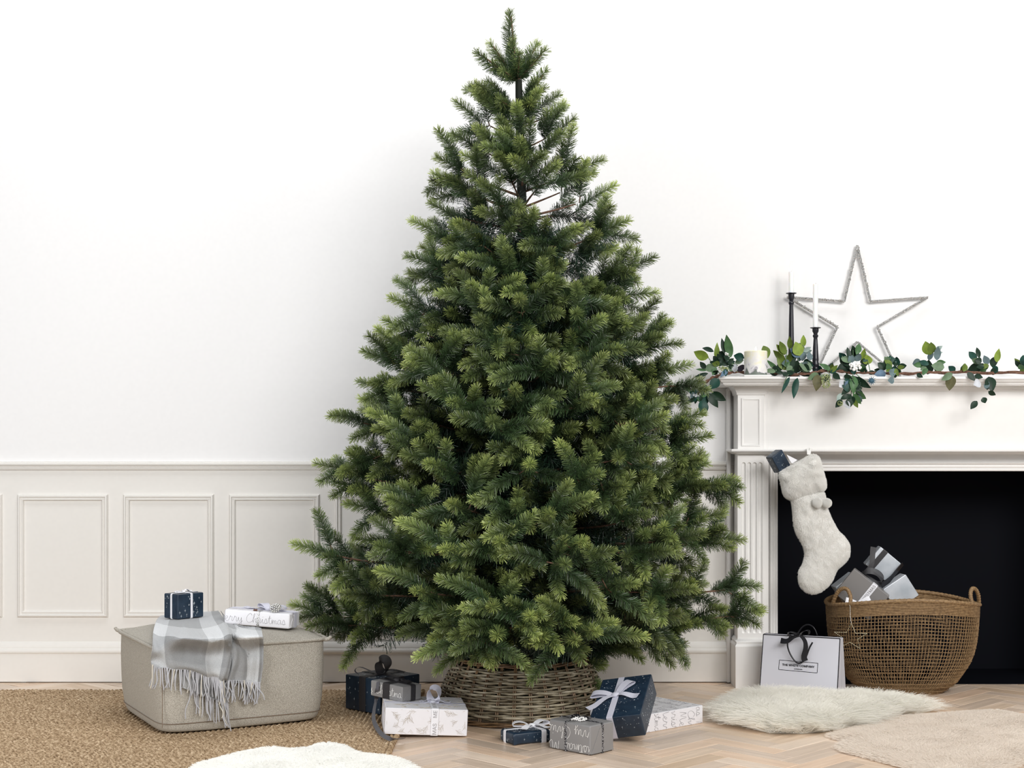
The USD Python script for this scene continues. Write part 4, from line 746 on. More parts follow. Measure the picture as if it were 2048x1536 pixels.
tm = meshkit.text_mesh('CHRISTMAS', .011, .0004); v = np.array(tm.vertices); o, u, w, W_, H_ = g.face('front'); n = np.cross(u, w)
part(g.t, 'ribbon_lettering', (o + u * (W_ * .60 + .0055) + w * (H_ - .002 - v[:, 0].max()) + n * .0022 + v[:, :1] * w - v[:, 1:2] * u + v[:, 2:] * n, np.array(tm.faces)), 'ink_grey', False)
c = px(1716, 1207, 5.62); bow(g.t, c, A(1, 0, .1), A(.1, 0, 1), A(0, -1, .2), .05, .024, 'ribbon_white', .2, ((-.7, -.2),), ((-1, .35), (.9, .3)))
R = tilted(math.radians(40), -6); dG = A(.105, .075, .094)
g = Gift('gift_box', 'silver gift with sheer black bow at the top back of the seagrass basket', px(1730.6, 1129, 5.80), R, dG, 'paper_silver', loc=(1.50, 5.84, .4)); g.loop(0, .25, .022, 'sheer_dark')
c = px(1722, 1150, 5.76); fu, fw = A(.75, 0, -.65), A(.65, 0, .75)
part(g.t, 'bow_tail', ribbon(catmull([c, px(1742, 1132, 5.765), px(1745, 1112, 5.77), px(1747, 1094, 5.775)], 8), A(1, .1, .15), np.linspace(.016, .024, 25), .0008), 'sheer_dark', 60)
part(g.t, 'bow_loop', ribbon(catmull([c, px(1735, 1142, 5.73), px(1755, 1146, 5.73), px(1764, 1160, 5.735), px(1757, 1168, 5.74), px(1740, 1160, 5.75), c], 8), A(.5, .4, .9), .026, .0008), 'sheer_grey', 60)
part(g.t, 'bow_loop', ribbon(catmull([c, px(1712, 1146, 5.735), px(1704, 1152, 5.74), px(1712, 1160, 5.75), c], 8), A(.6, .4, .7), .018, .0008), 'sheer_dark', 60)
part(g.t, 'bow_tail', ribbon(catmull([px(1762, 1172, 5.755), px(1775, 1163, 5.76), px(1790, 1147, 5.765), px(1806, 1128, 5.77)], 8), A(.6, 0, .8), .026, .0008), 'ribbon_black', 60)
R = tilted(math.radians(-37), 4); dG = A(.095, .07, .10)
g = Gift('gift_box', 'silver gift half hidden behind the taupe gift, left in the seagrass basket', px(1669, 1176, 5.755) - R @ A(-.004, 0, dG[2]), R, dG, 'paper_silver', loc=(1.33, 5.79, .3))
R = tilted(math.radians(-33), 4); dG = A(.11, .065, .10)
g = Gift('gift_box', 'silver gift under the black ribbon, at the right of the seagrass basket', px(1766, 1179, 5.735) - R @ A(0, 0, dG[2]), R, dG, 'paper_silver', loc=(1.56, 5.77, .3))
so = thing('wire_star', 'small gold beaded wire star hanging on the seagrass basket', 'ornament', tuple(px(1700, 1274, 5.58)))
cs = px(1701, 1274, 5.588); five = []
for k in range(10):
    a = math.pi / 2 + k * math.pi / 5; r = .062 if k % 2 == 0 else .0245; five.append(cs + A(r * math.cos(a), -.012 * math.sin(a) - .02 * math.cos(a), r * math.sin(a) * .88))
for k in range(10): part(so, 'wire', tube(np.array([five[k], (five[k] + five[(k + 1) % 10]) / 2, five[(k + 1) % 10]]), .0009, 5), 'gold_wire', True)
ms = []
for k in range(10):
    for t in np.linspace(.05, .95, 6): q = trimesh.creation.icosphere(1, .0021 if k in (1, 2, 7, 8, 5) else .0014); ms.append((np.array(q.vertices) + five[k] + (five[(k + 1) % 10] - five[k]) * t, np.array(q.faces)))
part(so, 'beads', join(*ms), 'gold_wire', True, kind='stuff'); part(so, 'string', tube(np.array([five[0], px(1700.5, 1232, 5.590), px(1700, 1213, 5.592), px(1699, 1207, 5.60)]), .0008, 5), 'silver', True)

# ------------------------------------------------------------------ stocking
def inflate(outline, d, thick, step=.006, bumps=.003, seed=1):
    """a stuffed shape: outline in pixels at distance d, thickest along its middle"""
    pl_ = np.array([px(x, y, d)[[0, 2]] for x, y in outline]); pl_ = catmull(pl_, 6, True); po = Polygon(pl_).buffer(0); ring = np.array(po.exterior.segmentize(step).coords)[:-1]
    x0, y0, x1, y1 = po.bounds; gx, gy = np.meshgrid(np.arange(x0, x1, step), np.arange(y0, y1, step)); Q = np.stack([gx.ravel(), gy.ravel()], 1)
    di = shapely.distance(shapely.points(Q), po.exterior); ok = shapely.contains_xy(po, Q[:, 0], Q[:, 1]) & (di > step * .6); Q, di = Q[ok], di[ok]
    V2 = np.vstack([ring, Q]); di = np.concatenate([np.zeros(len(ring)), di]); tri = Delaunay(V2).simplices; ce = V2[tri].mean(1); tri = tri[shapely.contains_xy(po, ce[:, 0], ce[:, 1])]
    a = V2[tri]; fl_ = np.cross(np.c_[a[:, 1] - a[:, 0], np.zeros(len(a))], np.c_[a[:, 2] - a[:, 0], np.zeros(len(a))])[:, 2] < 0; tri[fl_] = tri[fl_][:, ::-1]
    m = di.max(); t = thick * np.sqrt(np.clip(1 - (1 - np.minimum(di / min(m, thick * 1.25), 1)) ** 2, 0, 1)); nb = meshkit.fbm(np.column_stack([V2 * 45, di * 0]), 3, seed) - .5
    f = np.column_stack([V2[:, 0], d - t - nb * bumps * 4 * (t > 0), V2[:, 1]]); b = np.column_stack([V2[:, 0], d + t * .8 + .0005, V2[:, 1]])
    k = len(V2); n = len(ring); j = np.arange(n); v = np.vstack([f, b]); fc = np.vstack([tri, tri[:, ::-1] + k, np.stack([j, (j + 1) % n + k, (j + 1) % n], 1), np.stack([j, j + k, (j + 1) % n + k], 1)])
    return v, fc
def zs6(l): return [(1540 + x / 4.8, 880 + y / 4.8) for x, y in l]
def fuzz(parent, mesh, n, L, mat_, seed, wid=(.0008, .0004), front_only=True):
    g = np.random.default_rng(seed); m = trimesh.Trimesh(*mesh, process=False); P_, fi = trimesh.sample.sample_surface(m, n, seed=seed); N_ = m.face_normals[fi]
    ok = N_[:, 1] < .25; P_, N_ = P_[ok], N_[ok]; cl = np.stack([meshkit.noise(P_ * 55, seed + s) - .5 for s in range(3)], 1)
    dr = unit(N_ * .8 + cl * 1.3 + g.normal(0, .3, P_.shape) + A(0, 0, -.25)); ts = np.linspace(0, 1, 3); l = L * g.uniform(.6, 1.2, len(P_))
    strands(parent, 'pile', P_[:, None] + dr[:, None] * (l[:, None] * ts)[..., None] + A(0, 0, -1) * (l[:, None] * .25 * ts ** 2)[..., None], wid, mat_)
sk = thing('christmas_stocking', 'white fluffy Christmas stocking with pompoms hanging from the mantel ledge', 'stocking', tuple(px(1618, 900, 5.70)))
leg = zs6([(215, 520), (212, 640), (222, 760), (240, 860), (280, 945), (318, 1020), (334, 1085), (326, 1140), (304, 1200), (276, 1260), (270, 1320), (292, 1400), (340, 1452), (400, 1472), (462, 1462), (525, 1425), (585, 1362), (618, 1290), (650, 1232), (700, 1190), (745, 1140), (764, 1070), (755, 995), (715, 930), (655, 870), (608, 790), (566, 700), (535, 610), (515, 500), (400, 480)])
mesh_ = inflate(leg, 5.69, .042, seed=3); p_ = part(sk, 'leg', mesh_, 'wool_stocking', True); fuzz(p_, mesh_, 46000, .0055, 'wool_stocking', 4)
cuff = zs6([(92, 318), (96, 370), (118, 460), (140, 525), (180, 560), (225, 565), (310, 548), (420, 512), (500, 486), (530, 455), (533, 410), (515, 340), (492, 250), (476, 190), (450, 152), (415, 138), (375, 148), (320, 182), (250, 222), (180, 258), (120, 292)])
mesh_ = inflate(cuff, 5.685, .054, seed=5); p_ = part(sk, 'cuff', mesh_, 'wool_stocking', True); fuzz(p_, mesh_, 40000, .007, 'wool_stocking', 6)
for (x, y), r in (((455, 598), .0135), ((548, 600), .0125)):
    q = trimesh.creation.icosphere(3, r); cc = px(*zs6([(x, y)])[0], 5.635); v = np.array(q.vertices); v = v * (1 + .14 * (meshkit.noise(v * 220, 3) - .5))[:, None] + cc; p_ = part(sk, 'pompom', (v, np.array(q.faces)), 'wool_stocking', True); fuzz(p_, (v, np.array(q.faces)), 9000, .007, 'wool_stocking', int(x))
lp = [px(1616, 909, 5.68), px(1615.5, 899, 5.745), px(1617, 896.5, 5.775), px(1621, 896.5, 5.775), px(1621, 899, 5.745), px(1619, 910, 5.68)]
part(sk, 'hanging_loop', ribbon(catmull(lp, 6), A(1, .2, 0), .008, .001), 'wool_stocking', True)
R = tilted(math.radians(-33), 24); dG = A(.058, .045, .075)
g = Gift('gift_box', 'dark blue starry gift peeking out of the stocking', px(1554, 934, 5.675) - R @ A(0, 0, .03), R, dG, 'paper_navy', loc=tuple(px(1575, 940, 5.70)))
g.stars(('front', 'top', 'left'), 30, 4, 'ink_star', .006)
part(g.t, 'paper_tag', hull([px(1573, 909, 5.655), px(1595, 920, 5.645), px(1584, 927, 5.645), px(1579, 921, 5.65), px(1573, 909, 5.660), px(1595, 920, 5.65), px(1584, 927, 5.65)]), 'paper_white', False)

# ------------------------------------------------------------------ garland on the shelf
gl = thing('garland', 'mixed eucalyptus leaf garland with white berries and blue thistles along the mantel shelf', 'garland', (X(1620, 5.78), 5.78, shz))
LEAVES7 = """490 470 262 380 130 lime|575 370 400 315 60 dark|690 612 640 255 85 lime|760 400 715 165 66 dark|870 470 800 120 112 mid|775 440 675 380 80 dark|820 600 690 420 95 slate|820 605 635 510 72 dark|635 660 425 650 112 sage|
435 660 350 555 72 dark|450 690 290 670 36 mid|480 740 265 800 52 dark|1095 480 935 440 112 teal|810 690 700 790 62 blue|945 580 930 708 92 silver|1095 665 985 645 105 plum|660 830 530 990 135 teal|430 880 320 970 82 plum|180 1052 30 950 52 mid|
345 1140 215 1100 42 silver|290 1150 105 1235 52 dark|290 1150 260 1250 42 dark|420 1060 445 1270 105 teal|372 1190 380 1455 132 teal|470 1080 630 1300 112 dark|540 1060 760 1190 108 dark|480 1000 540 1050 52 dark|320 880 230 890 60 slate|560 760 640 700 60 dark|700 560 620 480 80 dark|600 640 560 760 60 mid"""
LEAVES8 = """100 410 5 215 92 olive|94 420 -46 265 82 olive|90 530 -96 365 92 olive|130 682 -36 480 122 olive|-10 712 -206 530 62 mid|-206 480 -276 290 112 olive|170 330 165 130 72 olive|400 290 400 105 76 lime|340 440 270 225 150 lime|360 420 340 240 110 olive|400 370 515 300 62 pale|420 395 530 350 50 pale|500 525 500 390 82 slate|
380 530 400 330 92 slate|330 470 190 330 92 blue|130 610 190 400 102 olive|170 690 260 460 62 dark|270 740 290 540 142 dark|550 660 350 590 132 sage|540 750 330 740 82 dark|165 800 40 1050 52 teal|300 815 240 1135 86 teal|650 760 620 1015 132 brown|660 750 490 830 92 sage|870 700 690 590 62 mid|1140 510 1020 400 92 teal|
1190 490 1150 315 62 dark|1310 530 1245 290 112 dark|1300 420 1345 255 82 mid|1210 590 985 690 142 dark|1130 760 1210 600 72 mid|1400 560 1440 340 82 lime|1500 590 1480 440 132 lime|1400 650 1450 490 102 dark|1380 700 1480 690 92 dark|1250 780 1310 1040 142 dark|1290 800 1525 970 96 dark|1240 770 1250 1070 112 mid|1130 880 1020 960 120 silver|
1180 860 1130 1000 84 blue|1210 960 1065 1090 82 dark|1290 1050 1450 1160 92 mid|1250 1090 1370 1245 84 mid|1180 1150 1200 1300 102 dark|1100 1205 1185 1330 84 silver|1180 1110 1050 1175 72 dark|1060 1190 960 1310 82 dark|1050 1080 980 1200 62 pale|1090 780 1220 830 70 dark|1800 680 1680 570 102 dark|1720 720 1620 680 82 dark|1810 745 1630 760 112 blue|
1880 600 1880 450 82 teal|1850 620 1780 530 62 dark|1960 600 1920 470 72 teal|2000 560 1990 470 62 teal|1880 700 1830 580 82 mid|2005 690 1895 680 112 teal|1950 870 1850 860 92 slate|1930 780 1995 770 60 dark|230 700 120 760 70 dark|60 740 -60 720 50 dark|-40 760 -160 740 46 dark|620 720 760 700 50 dark|1500 740 1620 720 60 dark|960 720 900 690 50 mid"""
leaves = []
for txt, o in ((LEAVES7, (1360, 660)), (LEAVES8, (1560, 660))):
    for l in txt.replace('\n', '').split('|'):
        *n, c = l.split(); n = [float(q) / 8.533 for q in n]; leaves.append((n[0] + o[0], n[1] + o[1], n[2] + o[0], n[3] + o[1], n[4], c))
rl = random.Random(12)
leaves = [(x0, y0, x1 + (x1 - x0) * .12, y1 + (y1 - y0) * .12, w, c) for x0, y0, x1, y1, w, c in leaves]
for cx_, cy_, n_, sx_, sy_ in ((1450, 728, 22, 26, 12), (1398, 785, 12, 9, 16), (1594, 728, 22, 20, 16), (1560, 744, 6, 14, 3), (1710, 728, 20, 24, 12), (1704, 782, 14, 12, 22), (1655, 746, 10, 20, 4), (1785, 735, 14, 16, 9)):
    for _ in range(n_):
        a = rl.uniform(0, 6.283); r = rl.uniform(.15, .8); bx, by = cx_ + sx_ * r * math.cos(a), cy_ + sy_ * r * math.sin(a); L_ = rl.uniform(13, 22); a2 = a + rl.uniform(-.6, .6)
        leaves.append((bx, by, bx + L_ * math.cos(a2), by + L_ * math.sin(a2) * .9, rl.uniform(6, 11), rl.choice(('dark', 'dark', 'teal', 'teal', 'mid', 'slate', 'sage', 'olive', 'dark'))))
for l in list(leaves):                                                             # the part of the garland beyond the picture's right edge
    if l[0] > 1560 and rl.random() < .45:
        sx = 265 + rl.uniform(-6, 6); leaves.append((l[0] + sx, l[1] + rl.uniform(-3, 3), l[2] + sx, l[3] + rl.uniform(-4, 4), l[4], l[5]))
def leaf_mesh(b, t, w, depth_b, depth_t, seed):
    g = random.Random(seed); p0, p1 = px(*b, depth_b), px(*t, depth_t); ax = p1 - p0; L = np.linalg.norm(ax); a = ax / L
    vw = unit(A(0, 0, HC) - (p0 + p1) / 2); s = unit(np.cross(a, vw)); n = np.cross(s, a); n = n if n @ vw > 0 else -n
    yw = g.uniform(-.5, .5); s, n = s * math.cos(yw) + n * math.sin(yw), n * math.cos(yw) - s * math.sin(yw); s = s / max(math.cos(yw), .8)
    cv = g.uniform(-.10, .14) * L; fold = g.uniform(.10, .3); nt, v = 9, []
    for i in range(nt):
        t_ = i / (nt - 1); hw = w / 2 * (math.sin(math.pi * min(1, t_ * 1.02) ** .82) ** .85) + .0003; m = p0 + ax * t_ + n * cv * 4 * t_ * (1 - t_)
        for q in (-1, -.5, 0, .5, 1): v.append(m + s * hw * q + n * hw * fold * abs(q))
    v = np.array(v); f = quads(nt, 5); k = len(v); v2 = v - n * .0005
    return np.vstack([v, v2]), np.vstack([f, f[:, ::-1] + k])
def g_depth(x, y):
    if y > 756: return 5.695
    if x < 1440: return 5.755
    return 5.775
for i, (x0, y0, x1, y1, w, c) in enumerate(leaves):
    g = random.Random(i); db, dt = g_depth(x0, y0), g_depth(x1, y1)
    if y0 < 752 and y1 > 757: db = min(db, 5.712)
    if min(y0, y1) < 750: db += g.uniform(-.02, .045) * (x0 > 1440); dt = db + g.uniform(-.03, .03)
    if max(y0, y1) > 750 and x0 > 1437 and x1 > 1437: db, dt = min(db, 5.712), min(dt, 5.706 - .01 * g.random())
    part(gl, 'leaf', leaf_mesh((x0, y0), (x1, y1), w * 1.28 * 5.75 / F, db, dt, i), 'leaf_' + c, True)
st_ = catmull([px(1392, 800, 5.73), px(1405, 770, 5.73), px(1425, 756, 5.745), px(1445, 748, 5.76), px(1475, 744, 5.81), px(1510, 745, 5.85), px(1540, 744, 5.82), px(1575, 748, 5.79), px(1610, 748, 5.765), px(1650, 742, 5.775), px(1690, 744, 5.77), px(1740, 746, 5.78), px(1800, 747, 5.78), px(1870, 745, 5.77), px(1950, 745, 5.77), px(2060, 746, 5.77)], 8)
part(gl, 'twig_stem', tube(st_, .0046 + .0016 * np.sin(np.arange(len(st_)) * 1.7), 7), 'twig', True)
st2 = st_ + np.stack([0 * st_[:, 0], .006 * np.sin(np.arange(len(st_)) * .8), .006 * np.cos(np.arange(len(st_)) * .8)], 1); part(gl, 'twig_stem', tube(st2, .003, 6), 'twig', True)
for k, l in enumerate([[(1412, 760), (1404, 790), (1400, 822)], [(1405, 775), (1392, 782), (1385, 795)], [(1450, 745), (1458, 720), (1462, 700)], [(1475, 744), (1462, 725), (1452, 712)], [(1440, 748), (1420, 720), (1412, 708)], [(1580, 745), (1588, 725), (1600, 700)], [(1575, 747), (1572, 725), (1574, 700)], [(1604, 748), (1596, 720), (1608, 690)], [(1705, 745), (1706, 725), (1706, 700)], [(1700, 742), (1690, 722), (1684, 712)], [(1740, 742), (1735, 720), (1730, 706)], [(1706, 748), (1703, 780), (1700, 812)], [(1712, 748), (1728, 760), (1740, 763)], [(1785, 745), (1782, 725), (1780, 715)], [(1655, 742), (1660, 752), (1655, 775)], [(1577, 749), (1572, 757), (1566, 775)]]):
    pts = [px(x, y, (5.706 if max(q[1] for q in l) > 757 else 5.78) - (.0 if x > 1437 else -.03)) for x, y in l]; part(gl, 'sprig_stem', tube(catmull(pts, 6), .0016, 5), 'stem_green', True)
def balls(cx_, cy_, d, n, rx, ry, r, seed):
    g = random.Random(seed); ms = []
    for _ in range(n):
        a, q = g.uniform(0, 6.283), math.sqrt(g.random()); b = trimesh.creation.icosphere(1, r * g.uniform(.75, 1.15)); ms.append((np.array(b.vertices) + px(cx_ + rx * q * math.cos(a), cy_ + ry * q * math.sin(a), d + g.uniform(-.014, .014)), np.array(b.faces)))
    return ms
for m in balls(1710.5, 733, 5.715, 26, 12, 7.5, .006, 3): part(gl, 'white_berry', m, 'berry_white', True)
for m in balls(1453, 709, 5.76, 4, 3, 3, .004, 5): part(gl, 'white_berry', m, 'berry_white', True)
part(gl, 'flower_cluster', join(*balls(1652, 762, 5.690, 150, 10, 15, .0022, 8)), 'berry_green', True, kind='stuff')
part(gl, 'flower_cluster', join(*balls(1447, 737, 5.745, 60, 10, 5, .0022, 9)), 'berry_green', True, kind='stuff')
part(gl, 'flower_cluster', join(*balls(1402, 757, 5.72, 40, 7, 5, .002, 10)), 'berry_green', True, kind='stuff')
part(gl, 'flower_cluster', join(*balls(1680, 807, 5.69, 40, 5, 6, .0018, 11)), 'berry_green', True, kind='stuff')
part(gl, 'dark_berries', join(*balls(1379, 797, 5.72, 16, 5, 4, .003, 12)), 'berry_dark', True, kind='stuff')
for x, y, r in ((1389.5, 783, .0105), (1743, 761.5, .0105)):
    c = px(x, y, 5.70); ms = []
    for k in range(90):
        z = 1 - 2 * (k + .5) / 90; a = k * 2.39996; dr = A(math.sqrt(1 - z * z) * math.cos(a), math.sqrt(1 - z * z) * math.sin(a), z); ms.append(tube(np.array([c, c + dr * r * 1.05]), np.array([.0012, .0006]), 4))
    for k in range(11):
        a = k * .571; dr = A(math.cos(a), -.3, math.sin(a)); dr = unit(dr); ms.append(tube(np.array([c - dr * 0, c + dr * r * 1.2, c + dr * r * 1.75]), np.array([.0022, .0016, .0003]), 4))
    part(gl, 'thistle', join((np.array(trimesh.creation.icosphere(2, r * .8).vertices) + c, np.array(trimesh.creation.icosphere(2, r * .8).faces)), *ms), 'thistle_blue', True)

# ------------------------------------------------------------------ the tree
rt = np.random.default_rng(21)
tree = thing('christmas_tree', 'tall bushy undecorated green artificial Christmas tree standing in the wicker skirt', 'Christmas tree', (TX, TY, 0))
ZP = [.10, .23, .384, .47, .61, .70, .827, .90, .972, 1.08, 1.244, 1.38, 1.515, 1.63, 1.769, 1.89, 1.986, 2.08, 2.167, 2.28, 2.40, 2.55]
RPF = [.45, .74, .83, .79, .79, .74, .70, .69, .645, .63, .575, .525, .456, .40, .373, .317, .285, .245, .20, .15, .12, .02]
def env(z): return np.interp(z, ZP, RPF)
trk = np.array([(TX, TY, .0), (TX, TY, .8), (TX + .003, TY, 1.6), (TX - .006, TY, 2.10), (TX - .012, TY, 2.30)])
part(tree, 'trunk', tube(catmull(trk, 6), np.linspace(.026, .012, 25), 10), 'trunk_dark', True)
for k in range(4):
    a = k * math.pi / 2 + .5; part(tree, 'stand_leg', tube(catmull([(TX, TY, .13), (TX + .10 * math.cos(a), TY + .10 * math.sin(a), .10), (TX + .22 * math.cos(a), TY + .22 * math.sin(a), .006)], 6), .010, 8), 'trunk_dark', True)
def needles(sp, seed, shade_tone=1.0):
    """sp: list of (base, dir, up, length, kind) -> vertices, faces, tints; every needle is a slim three-sided spike"""
    g = np.random.default_rng(seed); PB, PD, PL, PWd, C0, C1, PX = [], [], [], [], [], [], []
    for base, d, up, L, kind in sp:
        n = int(L * (2950 if kind == 'tip' else 700)); t = (np.arange(n) + g.random(n)) / n; psi = g.uniform(0, 2 * np.pi, n); sd = unit(np.cross(d, up)); u = np.cross(sd, d)
        flat = .78 if kind == 'tip' else 1.0
        rad = np.cos(psi)[:, None] * sd + (np.sin(psi) * flat)[:, None] * u + .10 * u
        ang = np.radians((56 if kind == 'tip' else 66) - 46 * t ** 6 * g.random(n) + g.normal(0, 7, n)); nd = unit(d * np.cos(ang)[:, None] + unit(rad) * np.sin(ang)[:, None] + g.normal(0, .05, (n, 3)))
        bow_ = u * (.10 * L) * np.sin(t * np.pi)[:, None] * 0.6
        ln = (.0345 if kind == 'tip' else .046) * g.uniform(.85, 1.1, n) * (1 - .30 * t ** 5) * min(1, L / .09) * np.clip(.6 + t * 3, 0, 1)
        PX.append(np.tile(d, (n, 1))); PB.append(base + d * (L * t)[:, None] + bow_); PD.append(nd); PL.append(ln); PWd.append(np.full(n, .00092 if kind == 'tip' else .0011))
        if kind == 'tip':
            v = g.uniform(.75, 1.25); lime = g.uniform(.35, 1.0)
            v *= shade_tone; cd = A(.032, .060, .022) * v; cm = A(.178, .245, .070) * v; ct = A(.52, .60, .175) * v  # lowered on deeper branches: depth shade put into the tint
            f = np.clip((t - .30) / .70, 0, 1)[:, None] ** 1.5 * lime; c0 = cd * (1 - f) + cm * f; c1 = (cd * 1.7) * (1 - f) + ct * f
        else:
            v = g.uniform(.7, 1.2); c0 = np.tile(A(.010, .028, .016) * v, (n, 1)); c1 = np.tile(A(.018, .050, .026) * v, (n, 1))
        C0.append(c0 * g.uniform(.85, 1.15, (n, 1))); C1.append(c1 * g.uniform(.85, 1.15, (n, 1)))
    PB, PD, PL, PWd, C0, C1, PX = map(np.concatenate, (PB, PD, PL, PWd, C0, C1, PX)); n = len(PB)
    # flat blunt blades that mostly turn their face away from the shoot's axis plane
    tn = unit(np.cross(PD, PX)); an_ = unit(np.cross(tn, PD)); rho = g.normal(0, .65, n)[:, None]; w = unit(an_ * np.cos(rho) + tn * np.sin(rho)); dn = np.cross(PD, w)
    tipp = PB + PD * PL[:, None] - A(0, 0, 1) * (PL * .05)[:, None]
    v = np.stack([PB + w * PWd[:, None] * .8, PB - w * PWd[:, None] * .8, tipp + w * PWd[:, None] * .75 + dn * .001, tipp - w * PWd[:, None] * .75 + dn * .001], 1)
    b = (np.arange(n) * 4)[:, None]; f = np.stack([b + np.array(q) for q in ((0, 1, 3), (0, 3, 2))], 1).reshape(-1, 3)
    c = np.stack([C0, C0, C1, C1], 1)
    return v.reshape(-1, 3), f, c.reshape(-1, 3)
def off_wall(m):
    """what would reach the wall bends along it"""
    v, *r = m; v = np.array(v); w0 = WALL - .16; k = v[:, 1] > w0; v[k, 1] = w0 + .10 * np.tanh((v[k, 1] - w0) / .10); return (v, *r)
nb = 0
def branch(tip, z0, sc=1.0, dens=1.0, sag=.03, inner=True, shade_tone=1.0, reach=.34, opn=(38, 70)):
    global nb; nb += 1; g = np.random.default_rng(1000 + nb)
    tip = A(*tip); tip[1] = min(tip[1], WALL - .06); p0 = A(TX, TY, max(.16, z0)); ax = tip - p0; L = np.linalg.norm(ax)
    side = unit(np.cross(ax, A(0, 0, 1))); wob = side * g.normal(0, .02) * L
    st = catmull([p0, p0 + ax * .35 + wob - A(0, 0, sag * .8 * L), p0 + ax * .7 + wob * .6 - A(0, 0, sag * L), tip], 7); n = len(st); s = np.linspace(0, 1, n)
    P_ = lambda q: A(*[np.interp(q, s, st[:, k]) for k in range(3)]); T_ = lambda q: unit(P_(min(1, q + .04)) - P_(max(0, q - .04)))
    roll = g.normal(0, .35); up0 = unit(np.cross(side, unit(ax))); up0 = up0 if up0[2] > 0 else -up0; up = unit(up0 * math.cos(roll) + side * math.sin(roll)); pl = unit(np.cross(T_(1), up))
    sp, stems = [], []; tl = .18 * sc * g.uniform(.85, 1.15)
    d1 = unit(T_(1) + up * g.uniform(-.05, .25)); end = tip - d1 * tl * .9; sp.append((end, d1, up, tl, 'tip'))
    first = max(.40, 1 - reach * sc / L); q, sg = 1 - tl / L * .75, 1; step = .078 * sc / L / dens
    while q > first:
        for sgn in ((sg,) if g.random() < .55 else (sg, -sg)):
            an = math.radians(g.uniform(*opn)); lift = g.normal(.12, .42); d = unit(T_(q) * math.cos(an) + sgn * pl * math.sin(an) + up * lift); ln = sc * g.uniform(.135, .20); b = P_(q)
            tw = sc * g.uniform(.008, .05); stems.append((b, b + d * tw)); sp.append((b + d * tw * .8, d, up, ln, 'tip'))
            if g.random() < .22 * dens and q > .5:                                  # a second shoot on the same twig
                d2 = unit(d + up * (g.choice((-.7, .8)) if tip[2] > .36 else .8) + T_(q) * .3); sp.append((b + d * tw, d2, up, ln * .8, 'tip'))
        if g.random() < .38: d = unit(T_(q) * .55 + up * .8 + pl * g.normal(0, .3)); sp.append((P_(q), d, pl, sc * g.uniform(.09, .135), 'tip'))
        if g.random() < .22 and tip[2] > .36: d = unit(T_(q) * .6 - up * .7 + pl * g.normal(0, .3)); sp.append((P_(q), d, pl, sc * g.uniform(.09, .125), 'tip'))
        q -= step * g.uniform(.75, 1.3); sg = -sg
    if inner and tip[2] < 1.85:
        for q in np.arange(.12, .62, .09):
            b = P_(q); sp.append((b, T_(q), up, L * .09, 'inner'))
            for _ in range(2): d = unit(T_(q) * .7 + g.normal(0, .6, 3)); sp.append((b, d, up, .10 * sc, 'inner'))
    keep = st[s <= max(.5, 1 - tl / L * .75)]
    bp_ = part(tree, 'branch', off_wall(join(tube(keep, np.linspace(.0062, .0028, len(keep)) * min(1, .5 + L), 6), *[tube(np.array([a, (a + b) / 2, b]), .0022, 5) for a, b in stems])), 'bark', True)
    v, f, c = off_wall(needles(sp, 5000 + nb, shade_tone)); part(bp_, 'needles', (v, f), 'needle', False, tint=c, kind='stuff')
# branches that make the outline, traced at their tips
SIDE = """592 1212|597 1092|652 1240|640 930|674 966|700 1010|681 831|706 905|735 706|728 768|730 800|775 645|790 600|782 680|826 549|822 516|832 447|852 500|868 412|874 352|880 318|912 272|918 210|946 178|
1518 1222|1508 1174|1476 1080|1438 1030|1465 962|1410 875|1404 930|1396 830|1370 733|1395 765|1326 650|1304 588|1265 560|1248 445|1222 497|1222 377|1196 325|1182 348|1142 243|1124 213|1110 195|1360 1288|1420 1240|700 1208|820 1262|770 1228|1200 1330|1250 1300|1330 1245|690 1160|1350 690|1340 800|760 860|1300 520|850 620|720 1080|1290 1280|950 1300|1010 1310"""
for p in SIDE.replace('\n', '').split('|'):
    x, y = map(float, p.split()); dep = TY + (rt.uniform(-.22, .12) if y < 1180 else rt.uniform(-.04, .14)) * env(Z(y, TY)); tip = px(x, y, dep); r = math.hypot(tip[0] - TX, tip[1] - TY); slope = np.interp(tip[2], [.2, .5, 1.2, 1.9, 2.3], [-.02, .06, .16, .38, .6]) + rt.normal(0, .05)
    sc = np.interp(tip[2], [0, 1.6, 2.1, 2.5], [1.0, .96, .90, .85]); branch(tip, tip[2] - r * slope, sc, 1.0, rt.uniform(.0, .05), reach=.40)
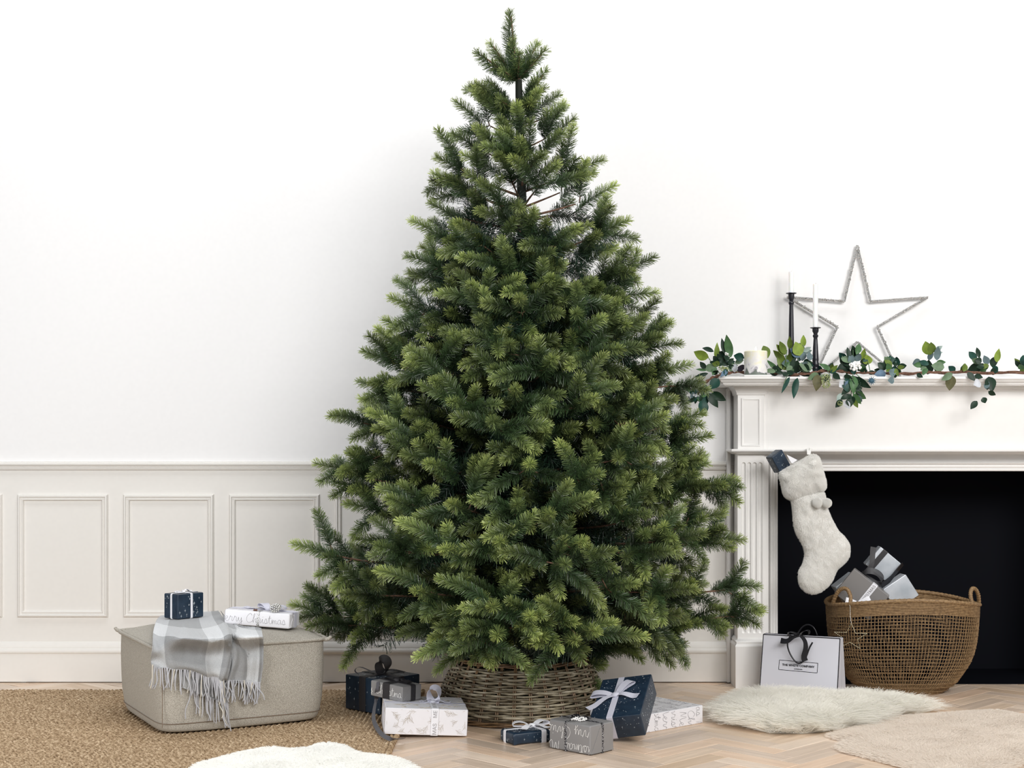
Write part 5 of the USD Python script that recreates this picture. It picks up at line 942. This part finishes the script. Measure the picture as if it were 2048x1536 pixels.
# rosettes that face the camera
FRONT = """995 1272|1085 1275|935 1272|1150 1282|1042 1255|1000 1085|985 1215|905 1010|1060 930|1035 1010|1195 950|1245 975|1185 800|1130 1130|1165 1085|1265 1170|1330 1105|1020 690|870 765|905 805|1040 600|1015 505|945 575|1150 460|1110 335|965 370|1065 425|760 1095|835 1185|745 830|785 880|1300 905|1325 835|1235 700|1285 640|1180 565|920 450|1060 1235|940 1265|1190 1265|1090 865|985 845|825 720|1105 720|1200 640|890 1100|1100 1030|1400 1070|1380 1180|860 930|780 1000|1290 1030|1030 780|960 640|1100 560|1000 318|1062 250|900 360|930 690|1140 870|1120 1240|1000 1150|870 1240|700 1190|1330 960|1350 1230|1260 800|820 830|1270 870|930 870|1080 650|1060 510|960 480|1150 640|1120 272|958 262|1034 215|1002 246|1075 190|1040 285"""
for q, p in enumerate(FRONT.replace('\n', '').split('|')):
    deep = q >= 55 and Z(float(p.split()[1]), TY) < 1.95; x, y = map(float, p.split()); z = Z(y, TY - .4); e = env(Z(y, TY)); dx = X(x, TY) - TX; fr = math.sqrt(max(.0, (e * .97) ** 2 - dx * dx)); dep = TY - max(.05, fr * (rt.uniform(.45, .68) if deep else rt.uniform(.84, .98))); tip = px(x, y, dep)
    r = math.hypot(tip[0] - TX, tip[1] - TY); slope = np.interp(tip[2], [.2, .5, 1.2, 1.9, 2.3], [-.0, .08, .18, .40, .65]) + rt.normal(0, .05); sc = np.interp(tip[2], [0, 1.6, 2.1, 2.5], [1.0, .96, .90, .85]); branch(tip, tip[2] - r * slope, sc, 1.15, rt.uniform(0, .04), reach=.27, opn=(48, 86), shade_tone=.6 if deep else 1.0)  # deep rosettes get a darker tint, shade between the sprays put into colour
# the rest of the crown, all round
k = 0
for z in np.concatenate([np.linspace(.30, 1.1, 56), np.linspace(1.1, 1.75, 26), np.linspace(1.8, 2.05, 5)]):
    k += 1; a = k * 2.39996 + rt.normal(0, .25); r = env(z) * rt.uniform(.58, .84) * (1 - .34 * max(0, -math.sin(a))); tip = A(TX + r * math.cos(a), TY + r * math.sin(a), z + rt.normal(0, .015)); slope = np.interp(z, [.2, .5, 1.2, 1.9, 2.3], [.02, .10, .20, .42, .6])
    branch(tip, z - r * slope, np.interp(z, [0, 1.6, 2.1, 2.5], [1.0, .96, .90, .85]), .9, .03, shade_tone=.5, reach=.45)  # older dark foliage, with shade of the crown's depth also in the tint
# the leader and its crown of shoots
def shoots(pts, base_sp):
    p = part(tree, 'branch', join(*[tube(np.array([a, (a + b) / 2, b]), .003, 6) for a, b in pts]), 'bark', True); v, f, c = needles(base_sp, 77 + len(pts)); part(p, 'needles', (v, f), 'needle', False, tint=c, kind='stuff')
b0 = px(1034, 162, TY)
for (x, y, dd) in ((1021, 22, 0), (953, 103, -.03), (980, 84, .03), (1076, 86, .02), (1092, 100, -.02), (1040, 105, -.12), (1005, 140, -.10), (1060, 130, .10)):
    e = px(x, y, TY + dd); d = e - b0; L = np.linalg.norm(d); d = d / L; up = unit(np.cross(d, A(0, 1, .2))); shoots([(b0, e - d * .02)], [(b0 + d * L * .08, d, up, L * .90, 'tip'), (b0 + d * L * .08, d, up, L * .5, 'tip')])
b0 = px(1036, 225, TY)
for (x, y, dd) in ((948, 176, -.02), (975, 160, .04), (1093, 140, -.03), (1090, 175, -.08), (1000, 200, -.14), (1065, 205, -.14), (985, 215, .1)):
    e = px(x, y, TY + dd); d = e - b0; L = np.linalg.norm(d); d = d / L; up = unit(np.cross(d, A(0, 1, .2))); sd_ = np.cross(d, up); shoots([(b0, e - d * .02)], [(b0 + d * L * .12, d, up, L * .86, 'tip'), (b0 + d * L * .4, unit(d + sd_ * .8 + A(0, 0, .2)), up, .07, 'tip'), (b0 + d * L * .35, unit(d - sd_ * .8 + A(0, 0, .2)), up, .07, 'tip')])
